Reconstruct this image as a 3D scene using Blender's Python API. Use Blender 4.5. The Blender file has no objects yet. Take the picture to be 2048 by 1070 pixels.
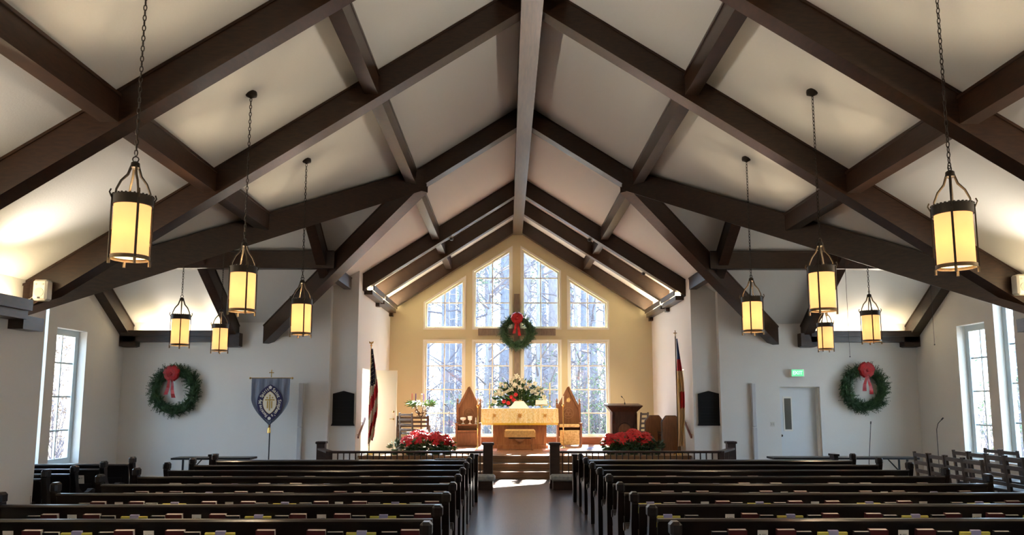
import bpy, bmesh, math, random
from mathutils import Vector, Matrix, Euler
random.seed(7)
R = math.radians
S = bpy.context.scene
COL = S.collection

# ------------------------------------------------------------------ camera
EYE = 1.7
FOC, PX, PY, VX, VY = 1540., 1024., 607., 1014., 802.
pit = math.atan((VY - PY) / FOC)
yaw = math.atan((PX - VX) / FOC * math.cos(pit))
cp, sp, cyw, syw = math.cos(pit), math.sin(pit), math.cos(yaw), math.sin(yaw)
FW = Vector((syw * cp, cyw * cp, sp)); RT = Vector((cyw, -syw, 0)); UP = Vector((-syw * sp, -cyw * sp, cp))
cam = bpy.data.cameras.new('camera'); co = bpy.data.objects.new('camera', cam); COL.objects.link(co)
m = Matrix((RT, UP, -FW)).transposed().to_4x4(); m.translation = (0, 0, EYE)
co.matrix_world = m
cam.sensor_width = 36; cam.lens = FOC / 2048 * 36; cam.shift_y = (607 - 535) / 2048; cam.clip_end = 400
S.camera = co

def at(x, y, D):
    """world point seen at photograph pixel (x, y) at distance D down the nave"""
    d = FW + RT * ((x - PX) / FOC) - UP * ((y - PY) / FOC)
    t = D / d.y
    return Vector((d.x * t, D, EYE + d.z * t))

# ------------------------------------------------------------------ world, sun, exposure
W = bpy.data.worlds.new('world'); S.world = W; W.use_nodes = True
nt = W.node_tree; nt.nodes.clear()
o_ = nt.nodes.new('ShaderNodeOutputWorld'); b_ = nt.nodes.new('ShaderNodeBackground')
tc = nt.nodes.new('ShaderNodeTexCoord'); sx = nt.nodes.new('ShaderNodeSeparateXYZ'); cr = nt.nodes.new('ShaderNodeValToRGB')
nt.links.new(tc.outputs['Generated'], sx.inputs[0]); nt.links.new(sx.outputs['Z'], cr.inputs[0])
cr.color_ramp.elements[0].position = 0.0; cr.color_ramp.elements[0].color = (.60, .80, 1, 1)
cr.color_ramp.elements[1].position = 0.8; cr.color_ramp.elements[1].color = (.40, .64, 1, 1)
nt.links.new(cr.outputs[0], b_.inputs[0]); b_.inputs[1].default_value = 4.2
nt.links.new(b_.outputs[0], o_.inputs[0])
sun = bpy.data.lights.new('sun', 'SUN'); so = bpy.data.objects.new('sun', sun); COL.objects.link(so)
sd = Vector((-.85, -7.3, -6.15)); so.rotation_euler = sd.to_track_quat('-Z', 'Y').to_euler()
sun.energy = 58; sun.color = (1, .93, .82); sun.angle = R(.6)
S.view_settings.view_transform = 'Standard'; S.view_settings.look = 'None'
S.view_settings.gamma = 1; S.view_settings.use_curve_mapping = False
S.view_settings.exposure = 1.6
S.cycles.max_bounces = 10; S.cycles.diffuse_bounces = 6; S.cycles.glossy_bounces = 4
S.cycles.transparent_max_bounces = 12; S.cycles.transmission_bounces = 6
S.cycles.sample_clamp_indirect = 6.0; S.cycles.use_denoising = True
S.cycles.blur_glossy = 1.0; S.cycles.caustics_reflective = True; S.cycles.caustics_refractive = False

# ------------------------------------------------------------------ materials
def mat(name, col, rough=.5, metal=0, spec=.5, emit=None, estr=0, var=0, vscale=8, stretch=(1, 1, 1), col2=None, bump=0, bscale=None, coat=0, sub=0, trans=0):
    M = bpy.data.materials.new(name); M.use_nodes = True; n = M.node_tree.nodes; l = M.node_tree.links
    b = n['Principled BSDF']
    b.inputs['Base Color'].default_value = (*col, 1); b.inputs['Roughness'].default_value = rough
    b.inputs['Metallic'].default_value = metal; b.inputs['Specular IOR Level'].default_value = spec
    b.inputs['Coat Weight'].default_value = coat; b.inputs['Coat Roughness'].default_value = .15
    if trans: b.inputs['Transmission Weight'].default_value = trans
    if emit: b.inputs['Emission Color'].default_value = (*emit, 1); b.inputs['Emission Strength'].default_value = estr
    if var or col2 or bump:
        t = n.new('ShaderNodeTexCoord'); mp = n.new('ShaderNodeMapping'); ns = n.new('ShaderNodeTexNoise')
        mp.inputs['Scale'].default_value = stretch; ns.inputs['Scale'].default_value = vscale; ns.inputs['Detail'].default_value = 5
        l.new(t.outputs['Object'], mp.inputs[0]); l.new(mp.outputs[0], ns.inputs[0])
        if var or col2:
            r = n.new('ShaderNodeValToRGB'); l.new(ns.outputs[0], r.inputs[0])
            c2 = col2 or tuple(min(1, c * (1 + var)) for c in col)
            c1 = tuple(c * (1 - var) for c in col) if not col2 else col
            r.color_ramp.elements[0].position = .35; r.color_ramp.elements[0].color = (*c1, 1)
            r.color_ramp.elements[1].position = .65; r.color_ramp.elements[1].color = (*c2, 1)
            l.new(r.outputs[0], b.inputs['Base Color'])
        if bump:
            bp = n.new('ShaderNodeBump'); bp.inputs['Strength'].default_value = bump; bp.inputs['Distance'].default_value = .01
            if bscale:
                n2 = n.new('ShaderNodeTexNoise'); n2.inputs['Scale'].default_value = bscale; l.new(t.outputs['Object'], n2.inputs[0]); l.new(n2.outputs[0], bp.inputs['Height'])
            else: l.new(ns.outputs[0], bp.inputs['Height'])
            l.new(bp.outputs[0], b.inputs['Normal'])
    return M

M = {}
M['wall'] = mat('white_wall_paint', (.76, .74, .69), .75, bump=.15, vscale=60)
M['ceil'] = mat('ceiling_paint', (.66, .65, .615), .8, bump=.1, vscale=50)
M['yellow'] = mat('yellow_wall_paint', (.60, .535, .33), .7, bump=.1, vscale=60)
M['cream'] = mat('cream_paint', (.82, .72, .50), .5)
M['white'] = mat('white_trim_paint', (.80, .78, .70), .45)
M['beam'] = mat('dark_stained_beam', (.030, .0120, .0050), .34, var=.3, vscale=3, stretch=(3, 3, 14), spec=.45, coat=.12)
M['beamh'] = mat('dark_stained_ridge', (.055, .026, .013), .36, var=.3, vscale=3, stretch=(12, 1, 12), spec=.6, coat=.35)
M['pew'] = mat('pew_mahogany', (.008, .0035, .0025), .30, var=.3, vscale=4, stretch=(1, 14, 14), spec=.45, coat=.1)
M['rail'] = mat('rail_walnut', (.035, .016, .011), .35, var=.3, vscale=5, stretch=(1, 6, 6))
M['floor'] = mat('strip_floor', (.055, .030, .022), .28, col2=(.09, .052, .038), vscale=4, stretch=(18, .7, 1), spec=.45)
M['oak'] = mat('step_oak', (.16, .075, .03), .35, col2=(.30, .16, .07), vscale=3, stretch=(.8, 8, 22), coat=.3)
M['platform'] = mat('platform_oak', (.26, .115, .06), .3, col2=(.36, .18, .10), vscale=3, stretch=(8, .8, 1), coat=.3)
M['skirt'] = mat('brown_base', (.24, .08, .035), .45, var=.2, vscale=5, stretch=(1, 1, 8))
M['altar'] = mat('altar_oak', (.22, .085, .028), .38, col2=(.32, .14, .05), vscale=4, stretch=(6, 6, 1))
M['throne'] = mat('throne_oak', (.17, .07, .028), .4, col2=(.24, .11, .045), vscale=4, stretch=(8, 8, 1))
M['carve'] = mat('carved_relief', (.30, .15, .07), .45)
M['pulpit'] = mat('pulpit_walnut', (.07, .024, .012), .35, var=.3, vscale=4, stretch=(6, 6, 1))
M['chair'] = mat('chair_wood', (.075, .045, .028), .45, var=.3, vscale=6)
M['chairdk'] = mat('chair_grey_wood', (.060, .042, .032), .45, var=.3, vscale=6)
M['seatblk'] = mat('black_vinyl', (.015, .016, .02), .3)
M['iron'] = mat('black_iron', (.035, .027, .02), .45, metal=.6)
M['ironlt'] = mat('worn_bronze', (.12, .085, .05), .4, metal=.8)
M['black'] = mat('black_paint', (.012, .012, .014), .4)
M['board'] = mat('hymn_board_black', (.006, .005, .0045), .65, spec=.25)
M['slotm'] = mat('hymn_board_slat', (.012, .010, .009), .6, spec=.3)
M['brass'] = mat('brass', (.72, .48, .16), .25, metal=1)
M['silver'] = mat('brushed_steel', (.55, .53, .50), .3, metal=1)
M['green'] = mat('wreath_green', (.013, .045, .012), .6, col2=(.04, .10, .03), vscale=9)
M['green2'] = mat('leaf_green', (.05, .13, .02), .45, col2=(.14, .24, .04), vscale=14)
M['green3'] = mat('leaf_dark', (.02, .06, .015), .4, col2=(.06, .13, .03), vscale=14)
M['red'] = mat('red_ribbon', (.36, .006, .010), .4, var=.15, vscale=20)
M['bract'] = mat('poinsettia_red', (.62, .012, .015), .5, var=.25, vscale=18)
M['flower'] = mat('white_flower', (.88, .84, .70), .5)
M['pot'] = mat('pot_foil', (.05, .11, .05), .35, metal=.3)
M['fabric_gold'] = mat('gold_brocade', (.78, .58, .16), .6, col2=(.95, .85, .55), vscale=16, stretch=(3, 3, 1.2))
M['gold2'] = mat('gold_embroidery', (.50, .26, .05), .5)
M['fringe'] = mat('yellow_fringe', (.85, .55, .05), .7, var=.2, vscale=60, stretch=(6, 6, 1))
M['linen'] = mat('white_linen', (.92, .90, .84), .7)
M['velvet'] = mat('tan_velvet', (.55, .33, .11), .85, var=.15, vscale=20)
M['tapestry'] = mat('gold_tapestry', (.50, .33, .11), .85, col2=(.72, .55, .25), vscale=22)
M['kneel'] = mat('needlepoint', (.30, .30, .27), .9, col2=(.50, .48, .40), vscale=16)
M['carpet'] = mat('oriental_rug', (.42, .12, .10), .95, col2=(.58, .42, .38), vscale=14)
M['bluecloth'] = mat('blue_rug', (.18, .24, .50), .95, var=.2, vscale=12)
M['banner'] = mat('slate_blue_satin', (.10, .12, .17), .5, col2=(.17, .19, .25), vscale=5, stretch=(6, 6, .6))
M['navy'] = mat('navy_felt', (.018, .014, .07), .7)
M['letter'] = mat('cream_lettering', (.80, .74, .58), .6)
M['goldf'] = mat('ochre_felt', (.50, .33, .07), .6)
M['maroon'] = mat('maroon_book_cloth', (.075, .010, .012), .5)
M['blkbook'] = mat('black_book_cloth', (.008, .008, .010), .4)
M['paper'] = mat('page_edges', (.74, .71, .66), .8)
M['yelpad'] = mat('yellow_paper', (.55, .50, .10), .8)
M['lav'] = mat('lavender_paper', (.36, .34, .55), .8)
M['greycloth'] = mat('grey_cloth', (.16, .16, .17), .9, var=.3, vscale=30)
M['plastic'] = mat('white_plastic', (.62, .60, .52), .5)
M['plasticg'] = mat('grey_grille', (.42, .41, .36), .6)
M['column'] = mat('column_speaker_grey', (.55, .55, .55), .5)
M['doorw'] = mat('white_door_paint', (.72, .74, .74), .5)
M['candle'] = mat('candle_wax', (.85, .70, .42), .5)
M['candp'] = mat('pink_candle', (.70, .18, .20), .5)
M['candv'] = mat('violet_candle', (.10, .06, .35), .5)
M['flagred'] = mat('flag_red', (.62, .025, .035), .6)
M['flagwhite'] = mat('flag_white', (.86, .77, .62), .6)
M['flagcream'] = mat('flag_cream', (.72, .52, .26), .6)
M['flagnavy'] = mat('flag_navy', (.015, .015, .05), .6)
M['flagblue'] = mat('flag_blue', (.04, .09, .28), .6)
M['handrail'] = mat('red_brown_rail', (.20, .06, .035), .4)
M['weather'] = mat('weathered_cross_wood', (.16, .115, .085), .8, col2=(.25, .19, .14), vscale=5, stretch=(8, 8, 1), bump=.3)
M['bark'] = mat('hazed_pine_bark', (.10, .11, .14), .9, col2=(.15, .165, .20), vscale=5, stretch=(4, 4, 1), bump=.4)  # blue-grey in the colour stands in for glare and haze over the trunks
M['hazebarkl'] = mat('hazed_pale_bark', (.12, .12, .14), .9, col2=(.18, .175, .19), vscale=6, stretch=(4, 4, 1))  # paler trunks, with the same outdoor haze put into the colour
M['twig'] = mat('twigs', (.09, .085, .105), .9)
M['leafo'] = mat('outdoor_leaf', (.03, .07, .03), .4, col2=(.10, .16, .08), vscale=3)
M['leafdry'] = mat('dry_leaf', (.16, .11, .07), .8, col2=(.22, .18, .15), vscale=3)
M['ground'] = mat('leaf_litter', (.10, .08, .06), .95, col2=(.17, .14, .11), vscale=3)
M['exitg'] = mat('exit_face', (.25, .75, .40), .5, emit=(.10, .85, .35), estr=.22)
M['exitl'] = mat('exit_letters', (.8, 1, .85), .5, emit=(.65, 1, .75), estr=.35)
M['strip'] = mat('lit_cove_strip', (1, .9, .7), .5, emit=(1, .80, .50), estr=17)
M['stripc'] = mat('lit_cove_strip_chancel', (1, .9, .7), .5, emit=(1, .80, .50), estr=34)
M['jamb'] = mat('pale_window_frame', (.62, .72, .75), .5)
M['dkglass'] = mat('dark_door_glass', (.10, .085, .06), .2)

def glass():
    g = bpy.data.materials.new('window_glass'); g.use_nodes = True; n = g.node_tree.nodes; l = g.node_tree.links; n.clear()
    o = n.new('ShaderNodeOutputMaterial'); mx = n.new('ShaderNodeMixShader'); t = n.new('ShaderNodeBsdfTransparent'); gl = n.new('ShaderNodeBsdfGlossy')
    t.inputs[0].default_value = (.95, .97, .98, 1); gl.inputs['Roughness'].default_value = .02
    mx.inputs[0].default_value = .05; l.new(t.outputs[0], mx.inputs[1]); l.new(gl.outputs[0], mx.inputs[2]); l.new(mx.outputs[0], o.inputs[0]); return g
M['glass'] = glass()
def shade_mat():
    g = bpy.data.materials.new('lit_glass_shade'); g.use_nodes = True; n = g.node_tree.nodes; l = g.node_tree.links; n.clear()
    o = n.new('ShaderNodeOutputMaterial'); a = n.new('ShaderNodeAddShader'); t = n.new('ShaderNodeBsdfTranslucent'); e = n.new('ShaderNodeEmission')
    d = n.new('ShaderNodeBsdfDiffuse'); mx = n.new('ShaderNodeMixShader'); mx.inputs[0].default_value = .3
    t.inputs[0].default_value = (.86, .58, .36, 1); d.inputs[0].default_value = (.9, .75, .5, 1)
    e.inputs[0].default_value = (1, .72, .36, 1); e.inputs[1].default_value = .12
    l.new(t.outputs[0], mx.inputs[1]); l.new(d.outputs[0], mx.inputs[2]); l.new(mx.outputs[0], a.inputs[0]); l.new(e.outputs[0], a.inputs[1]); l.new(a.outputs[0], o.inputs[0]); return g
M['shade'] = shade_mat()

# ------------------------------------------------------------------ mesh helpers
Z = Vector((0, 0, 1))
class MB:
    def __init__(s): s.bm = bmesh.new(); s.mi = 0; s.T = None
    def v(s, p):
        p = Vector(p)
        if s.T: p = s.T @ p
        return s.bm.verts.new(p)
    def f(s, vs):
        try: F = s.bm.faces.new(vs); F.material_index = s.mi; return F
        except ValueError: return None
    def hexa(s, a, b):           # two rings of equal length
        A = [s.v(p) for p in a]; B = [s.v(p) for p in b]; n = len(A)
        s.f(A[::-1]); s.f(B)
        for i in range(n): s.f([A[i], A[(i + 1) % n], B[(i + 1) % n], B[i]])
        return s
    def box(s, x0, x1, y0, y1, z0, z1):
        s.hexa([(x0, y0, z0), (x1, y0, z0), (x1, y1, z0), (x0, y1, z0)], [(x0, y0, z1), (x1, y0, z1), (x1, y1, z1), (x0, y1, z1)]); return s
    def cbox(s, x0, x1, y0, y1, z0, z1, c):      # chamfered box
        B = bmesh.new(); q = bmesh.ops.create_cube(B, size=1)
        for w in B.verts: w.co = Vector(((x0 + x1) / 2 + w.co.x * (x1 - x0), (y0 + y1) / 2 + w.co.y * (y1 - y0), (z0 + z1) / 2 + w.co.z * (z1 - z0)))
        bmesh.ops.bevel(B, geom=B.edges[:], offset=c, segments=1, affect='EDGES')
        mp = {w: s.v(w.co) for w in B.verts}
        for F in B.faces: s.f([mp[w] for w in F.verts])
        B.free(); return s
    def prism(s, poly, off):
        off = Vector(off); a = [Vector(p) for p in poly]; s.hexa(a, [p + off for p in a]); return s
    def vbeam(s, p0, p1, w, h):  # plumb-cut beam, p0/p1 = centre of the top face
        p0 = Vector(p0); p1 = Vector(p1); d = p1 - p0; q = Vector((-d.y, d.x, 0)).normalized() * (w / 2); H = Vector((0, 0, h))
        s.hexa([p0 - q - H, p0 + q - H, p0 + q, p0 - q], [p1 - q - H, p1 + q - H, p1 + q, p1 - q]); return s
    def bar(s, p0, p1, w, h=None, up=None):
        h = h or w; p0 = Vector(p0); p1 = Vector(p1); d = (p1 - p0).normalized(); u = Vector(up) if up else (Z if abs(d.z) < .95 else Vector((0, 1, 0)))
        a = d.cross(u).normalized(); b = a.cross(d).normalized(); a *= w / 2; b *= h / 2
        s.hexa([p0 - a - b, p0 + a - b, p0 + a + b, p0 - a + b], [p1 - a - b, p1 + a - b, p1 + a + b, p1 - a + b]); return s
    def tube(s, pts, r, n=8, closed=False, caps=True):
        pts = [Vector(p) for p in pts]; N = len(pts); rs = r if isinstance(r, (list, tuple)) else [r] * N; rings = []
        ref = None
        for i, p in enumerate(pts):
            d = (pts[(i + 1) % N] - pts[i - 1]) if closed else (pts[min(i + 1, N - 1)] - pts[max(i - 1, 0)])
            d.normalize()
            if ref is None: ref = Z.copy() if abs(d.z) < .9 else Vector((1, 0, 0))
            a = d.cross(ref).normalized(); b = a.cross(d).normalized(); ref = b
            rings.append([s.v(p + a * math.cos(2 * math.pi * k / n) * rs[i] + b * math.sin(2 * math.pi * k / n) * rs[i]) for k in range(n)])
        for i in range(N if closed else N - 1):
            A, B = rings[i], rings[(i + 1) % N]
            for k in range(n): s.f([A[k], A[(k + 1) % n], B[(k + 1) % n], B[k]])
        if caps and not closed: s.f(rings[0][::-1]); s.f(rings[-1])
        return s
    def lathe(s, prof, c=(0, 0, 0), n=16, ang=0):
        c = Vector(c); rings = []
        for r, z in prof:
            rings.append([s.v(c + Vector((max(r, .0005) * math.cos(ang + 2 * math.pi * k / n), max(r, .0005) * math.sin(ang + 2 * math.pi * k / n), z))) for k in range(n)])
        for A, B in zip(rings, rings[1:]):
            for k in range(n): s.f([A[k], A[(k + 1) % n], B[(k + 1) % n], B[k]])
        s.f(rings[0][::-1]); s.f(rings[-1]); return s
    def open_cyl(s, r, z0, z1, c=(0, 0, 0), n=24, t=.004):
        c = Vector(c)
        rg = lambda rr, z: [s.v(c + Vector((rr * math.cos(2 * math.pi * k / n), rr * math.sin(2 * math.pi * k / n), z))) for k in range(n)]
        L = [rg(r, z0), rg(r, z1), rg(r - t, z1), rg(r - t, z0)]
        for i in range(4):
            A, B = L[i], L[(i + 1) % 4]
            for k in range(n): s.f([A[k], A[(k + 1) % n], B[(k + 1) % n], B[k]])
        return s
    def ball(s, c, r, n=10, m=6, sc=(1, 1, 1)):
        c = Vector(c); rings = []
        for j in range(1, m):
            t = math.pi * j / m
            rings.append([s.v(c + Vector((r * sc[0] * math.sin(t) * math.cos(2 * math.pi * k / n), r * sc[1] * math.sin(t) * math.sin(2 * math.pi * k / n), r * sc[2] * math.cos(t)))) for k in range(n)])
        a = s.v(c + Vector((0, 0, r * sc[2]))); b = s.v(c - Vector((0, 0, r * sc[2])))
        for A, B in zip(rings, rings[1:]):
            for k in range(n): s.f([A[k], B[k], B[(k + 1) % n], A[(k + 1) % n]])
        for k in range(n): s.f([a, rings[0][k], rings[0][(k + 1) % n]]); s.f([b, rings[-1][(k + 1) % n], rings[-1][k]])
        return s
    def leaf(s, p, d, L, w, nrm=None, fold=.25):       # pointed leaf, two folded halves
        p = Vector(p); d = Vector(d).normalized(); nrm = Vector(nrm) if nrm else Vector((random.uniform(-1, 1), random.uniform(-1, 1), random.uniform(-1, 1)))
        a = d.cross(nrm)
        if a.length < 1e-3: a = d.cross(Vector((.3, .5, .8)))
        a.normalize(); u = a.cross(d).normalized()
        A = s.v(p); B = s.v(p + d * L * .45 + a * w / 2 + u * w * fold); C = s.v(p + d * L - u * L * .12); E = s.v(p + d * L * .45 - a * w / 2 + u * w * fold); F = s.v(p + d * L * .5)
        s.f([A, B, F]); s.f([B, C, F]); s.f([A, F, E]); s.f([F, C, E]); return s
    def build(s, name, mats, parent=None, smooth=False, loc=None, weld=False):
        bmesh.ops.recalc_face_normals(s.bm, faces=s.bm.faces[:])
        me = bpy.data.meshes.new(name); s.bm.to_mesh(me); s.bm.free()
        for q in (mats if isinstance(mats, (list, tuple)) else [mats]): me.materials.append(M[q] if isinstance(q, str) else q)
        if smooth:
            for p in me.polygons: p.use_smooth = True
            me.set_sharp_from_angle(angle=R(38))
        o = bpy.data.objects.new(name, me); COL.objects.link(o)
        if loc is not None: o.location = loc
        if parent: o.parent = parent
        return o

def tag(o, label=None, cat=None, group=None, kind=None):
    if label: o['label'] = label
    if cat: o['category'] = cat
    if group: o['group'] = group
    if kind: o['kind'] = kind
    return o
def empty(name, loc=(0, 0, 0), rz=0, label=None, cat=None, group=None, kind=None):
    o = bpy.data.objects.new(name, None); COL.objects.link(o); o.location = loc; o.rotation_euler = (0, 0, rz); o.empty_display_size = .1
    return tag(o, label, cat, group, kind)
def kids(o): return [c for c in bpy.data.objects if c.parent == o]
def copy_tree(o, loc=None, rz=None, parent=None):
    c = o.copy(); COL.objects.link(c)
    if parent: c.parent = parent
    if loc is not None: c.location = loc
    if rz is not None: c.rotation_euler = (0, 0, rz)
    for k in list(o.children): copy_tree(k, parent=c)
    return c
def carve(o, cutters):
    for c in cutters:
        md = o.modifiers.new('b', 'BOOLEAN'); md.operation = 'DIFFERENCE'; md.solver = 'EXACT'; md.object = c
    bpy.context.view_layer.update(); dg = bpy.context.evaluated_depsgraph_get()
    me = bpy.data.meshes.new_from_object(o.evaluated_get(dg)); o.modifiers.clear(); o.data = me
    for c in cutters: bpy.data.objects.remove(c)
def struct(name, mb, m_, parent=None, **k):
    o = mb.build(name, m_, parent, **k)
    if not parent: o['kind'] = 'structure'
    return o
def hide_pts(n): pass
# ------------------------------------------------------------------ room shell
XC, APEX, SL = .31, 7.1, .64
YT, YC, YF = 17.5, 17.68, 22.5        # transept front wall, wall beside the chancel arch, chancel front wall
YN, YM = 9.75, 13.65                  # where the nave side walls stop, ridge line of the cross gable
XNL, XNR, XTL, XTR, XCL, XCR = -5.85, 6.47, -8.7, 9.33, -3.43, 4.25
PL = .46                              # platform height
cz = lambda X: APEX - SL * abs(X - XC)
zA = cz(-1.6)
struct('floor', MB().box(-9.2, 9.8, -8, 17.4, -.12, 0), 'floor')
fl = MB().box(-9.2, 9.8, 17.4, 23, -.12, 0); struct('floor_chancel', fl, 'floor')

def slab(name, pts, t=.12):
    return struct(name, MB().prism(pts, (0, 0, t)), 'ceil')
P3 = lambda X, Y: (X, Y, cz(X))
for s, xe, xw, xv, xch, nm in ((-1, XNL, XTL, -5.45, XCL, 'left'), (1, XNR, XTR, 6.10, XCR, 'right')):
    A = (XC + s * 1.91, YM); ye = YM - (abs(xe - XC) - 1.91)
    zz = cz(A[0])
    slab('ceiling_nave_' + nm, [P3(XC, -8), P3(xe - s * -.12, -8), P3(xe, ye), P3(*A), P3(XC, YM)])
    slab('ceiling_crossing_' + nm, [P3(XC, YM), P3(*A), P3(xv, YT + .1), P3(XC, YT + .1)])
    slab('ceiling_chancel_' + nm, [P3(XC, YT + .1), P3(xch + s * .62, YT + .1), P3(xch + s * .62, YC + .1), P3(xch + s * .05, YC + .1), P3(xch + s * .05, YF + .1), P3(XC, YF + .1)])
    ze = cz(xe)
    slab('ceiling_transept_near_' + nm, [(A[0], YM, zz), (xe, ye, ze), (xw + s * .1, ye, ze), (xw + s * .1, YM, zz)])
    zv = cz(xv)
    slab('ceiling_transept_far_' + nm, [(A[0], YM, zz), (xv, YT + .1, zv), (xw + s * .1, YT + .1, zv), (xw + s * .1, YM, zz)])

# front wall of the chancel with its eight window openings
fw = MB(); fw.prism([(XCL - .1, YF, 0), (XCR + .1, YF, 0), (XCR + .1, YF, cz(XCR) + .1), (XC, YF, APEX + .15), (XCL - .1, YF, cz(XCL) + .1)], (0, .34, 0))
wf = struct('wall_front', fw, 'yellow')
B0, B1, U0 = .70, 3.43, 3.83
WIN = [  # outline of the opening in (x, z), mullion x, rail z's
    ([(-2.40, B0), (-1.27, B0), (-1.27, B1), (-2.40, B1)], [1.35, 2.03, 2.72]),
    ([(-.97, B0), (.11, B0), (.11, B1), (-.97, B1)], [1.35, 2.03, 2.72]),
    ([(.45, B0), (1.54, B0), (1.54, B1), (.45, B1)], [1.35, 2.03, 2.72]),
    ([(1.82, B0), (2.94, B0), (2.94, B1), (1.82, B1)], [1.35, 2.03, 2.72]),
    ([(-2.40, U0), (-1.27, U0), (-1.27, 5.28), (-2.40, 4.56)], [4.58]),
    ([(-.97, U0), (.11, U0), (.11, 6.18), (-.97, 5.50)], [4.58, 5.32]),
    ([(.45, U0), (1.54, U0), (1.54, 5.50), (.45, 6.18)], [4.58, 5.32]),
    ([(1.82, U0), (2.94, U0), (2.94, 4.58), (1.82, 5.29)], [4.58]),
]
carve(wf, [MB().prism([(x, YF - .2, z) for x, z in w], (0, 1, 0)).build('cut', 'yellow') for w, _ in WIN])

def clip(poly, axis, val, keep_less):
    out = []
    for i in range(len(poly)):
        a, b = poly[i - 1], poly[i]
        ia = (a[axis] <= val) if keep_less else (a[axis] >= val); ib = (b[axis] <= val) if keep_less else (b[axis] >= val)
        if ia != ib:
            t = (val - a[axis]) / (b[axis] - a[axis]); out.append((a[0] + t * (b[0] - a[0]), a[1] + t * (b[1] - a[1])))
        if ib: out.append(b)
    return out
def inset(poly, d):
    n = len(poly); out = []; ar = sum(poly[i - 1][0] * poly[i][1] - poly[i][0] * poly[i - 1][1] for i in range(n))
    sg = 1 if ar > 0 else -1
    for i in range(n):
        p0, p1, p2 = Vector(poly[i - 1]), Vector(poly[i]), Vector(poly[(i + 1) % n])
        n1 = Vector((-(p1 - p0).y, (p1 - p0).x)).normalized() * sg; n2 = Vector((-(p2 - p1).y, (p2 - p1).x)).normalized() * sg
        b = (n1 + n2); b = b / b.length_squared * 2 * d; out.append(tuple(p1 + b))
    return out
def window(name, poly, rails, mull, to3, depth, fm='white', casing=True, fw_=.05):
    """poly/rails in (u, z); to3(u, z, d) -> world, d grows outwards"""
    root = empty(name, to3(poly[0][0], poly[0][1], 0), kind='structure')
    inv = root.location
    def P(u, z, d): return Vector(to3(u, z, d)) - inv
    def ring(p_out, p_in, d0, d1, nm, mt):
        mb = MB(); n = len(p_out)
        for i in range(n):
            j = (i + 1) % n
            mb.hexa([P(*p_out[i], d0), P(*p_out[j], d0), P(*p_in[j], d0), P(*p_in[i], d0)], [P(*p_out[i], d1), P(*p_out[j], d1), P(*p_in[j], d1), P(*p_in[i], d1)])
        return mb.build(nm, mt, root)
    if casing: ring(inset(poly, -.055), poly, -.02, .0, 'window_casing', fm)
    fr = inset(poly, fw_); ring(poly, fr, depth - .03, depth + .05, 'window_frame', fm)
    us = [-1e9] + mull + [1e9]; zs = [-1e9] + rails + [1e9]
    bw = .016
    x0 = min(p[0] for p in fr); x1 = max(p[0] for p in fr); z0 = min(p[1] for p in fr); z1 = max(p[1] for p in fr)
    for u in mull:
        q = clip(clip(fr, 0, u - bw, False), 0, u + bw, True)
        if len(q) > 2: MB().hexa([P(a, b, depth - .01) for a, b in q], [P(a, b, depth + .03) for a, b in q]).build('muntin', fm, root)
    for z in rails:
        q = clip(clip(fr, 1, z - bw, False), 1, z + bw, True)
        if len(q) > 2: MB().hexa([P(a, b, depth - .008) for a, b in q], [P(a, b, depth + .028) for a, b in q]).build('muntin', fm, root)
    for i in range(len(us) - 1):
        for j in range(len(zs) - 1):
            q = fr
            q = clip(q, 0, us[i] + bw, False); q = clip(q, 0, us[i + 1] - bw, True) if q else q
            q = clip(q, 1, zs[j] + bw, False) if q else q; q = clip(q, 1, zs[j + 1] - bw, True) if q else q
            if len(q) > 2: MB().hexa([P(a, b, depth + .008) for a, b in q], [P(a, b, depth + .014) for a, b in q]).build('pane', 'glass', root)
    return root
nwin = 0
for w, rl in WIN:
    nwin += 1
    xs = [p[0] for p in w]
    window('window_%d' % nwin, w, rl, [(min(xs) + max(xs)) / 2], lambda u, z, d: (u, YF + d, z), .12)
struct('baseboard_front', MB().box(XCL, XCR, YF - .05, YF, PL, .66), 'skirt')

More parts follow.
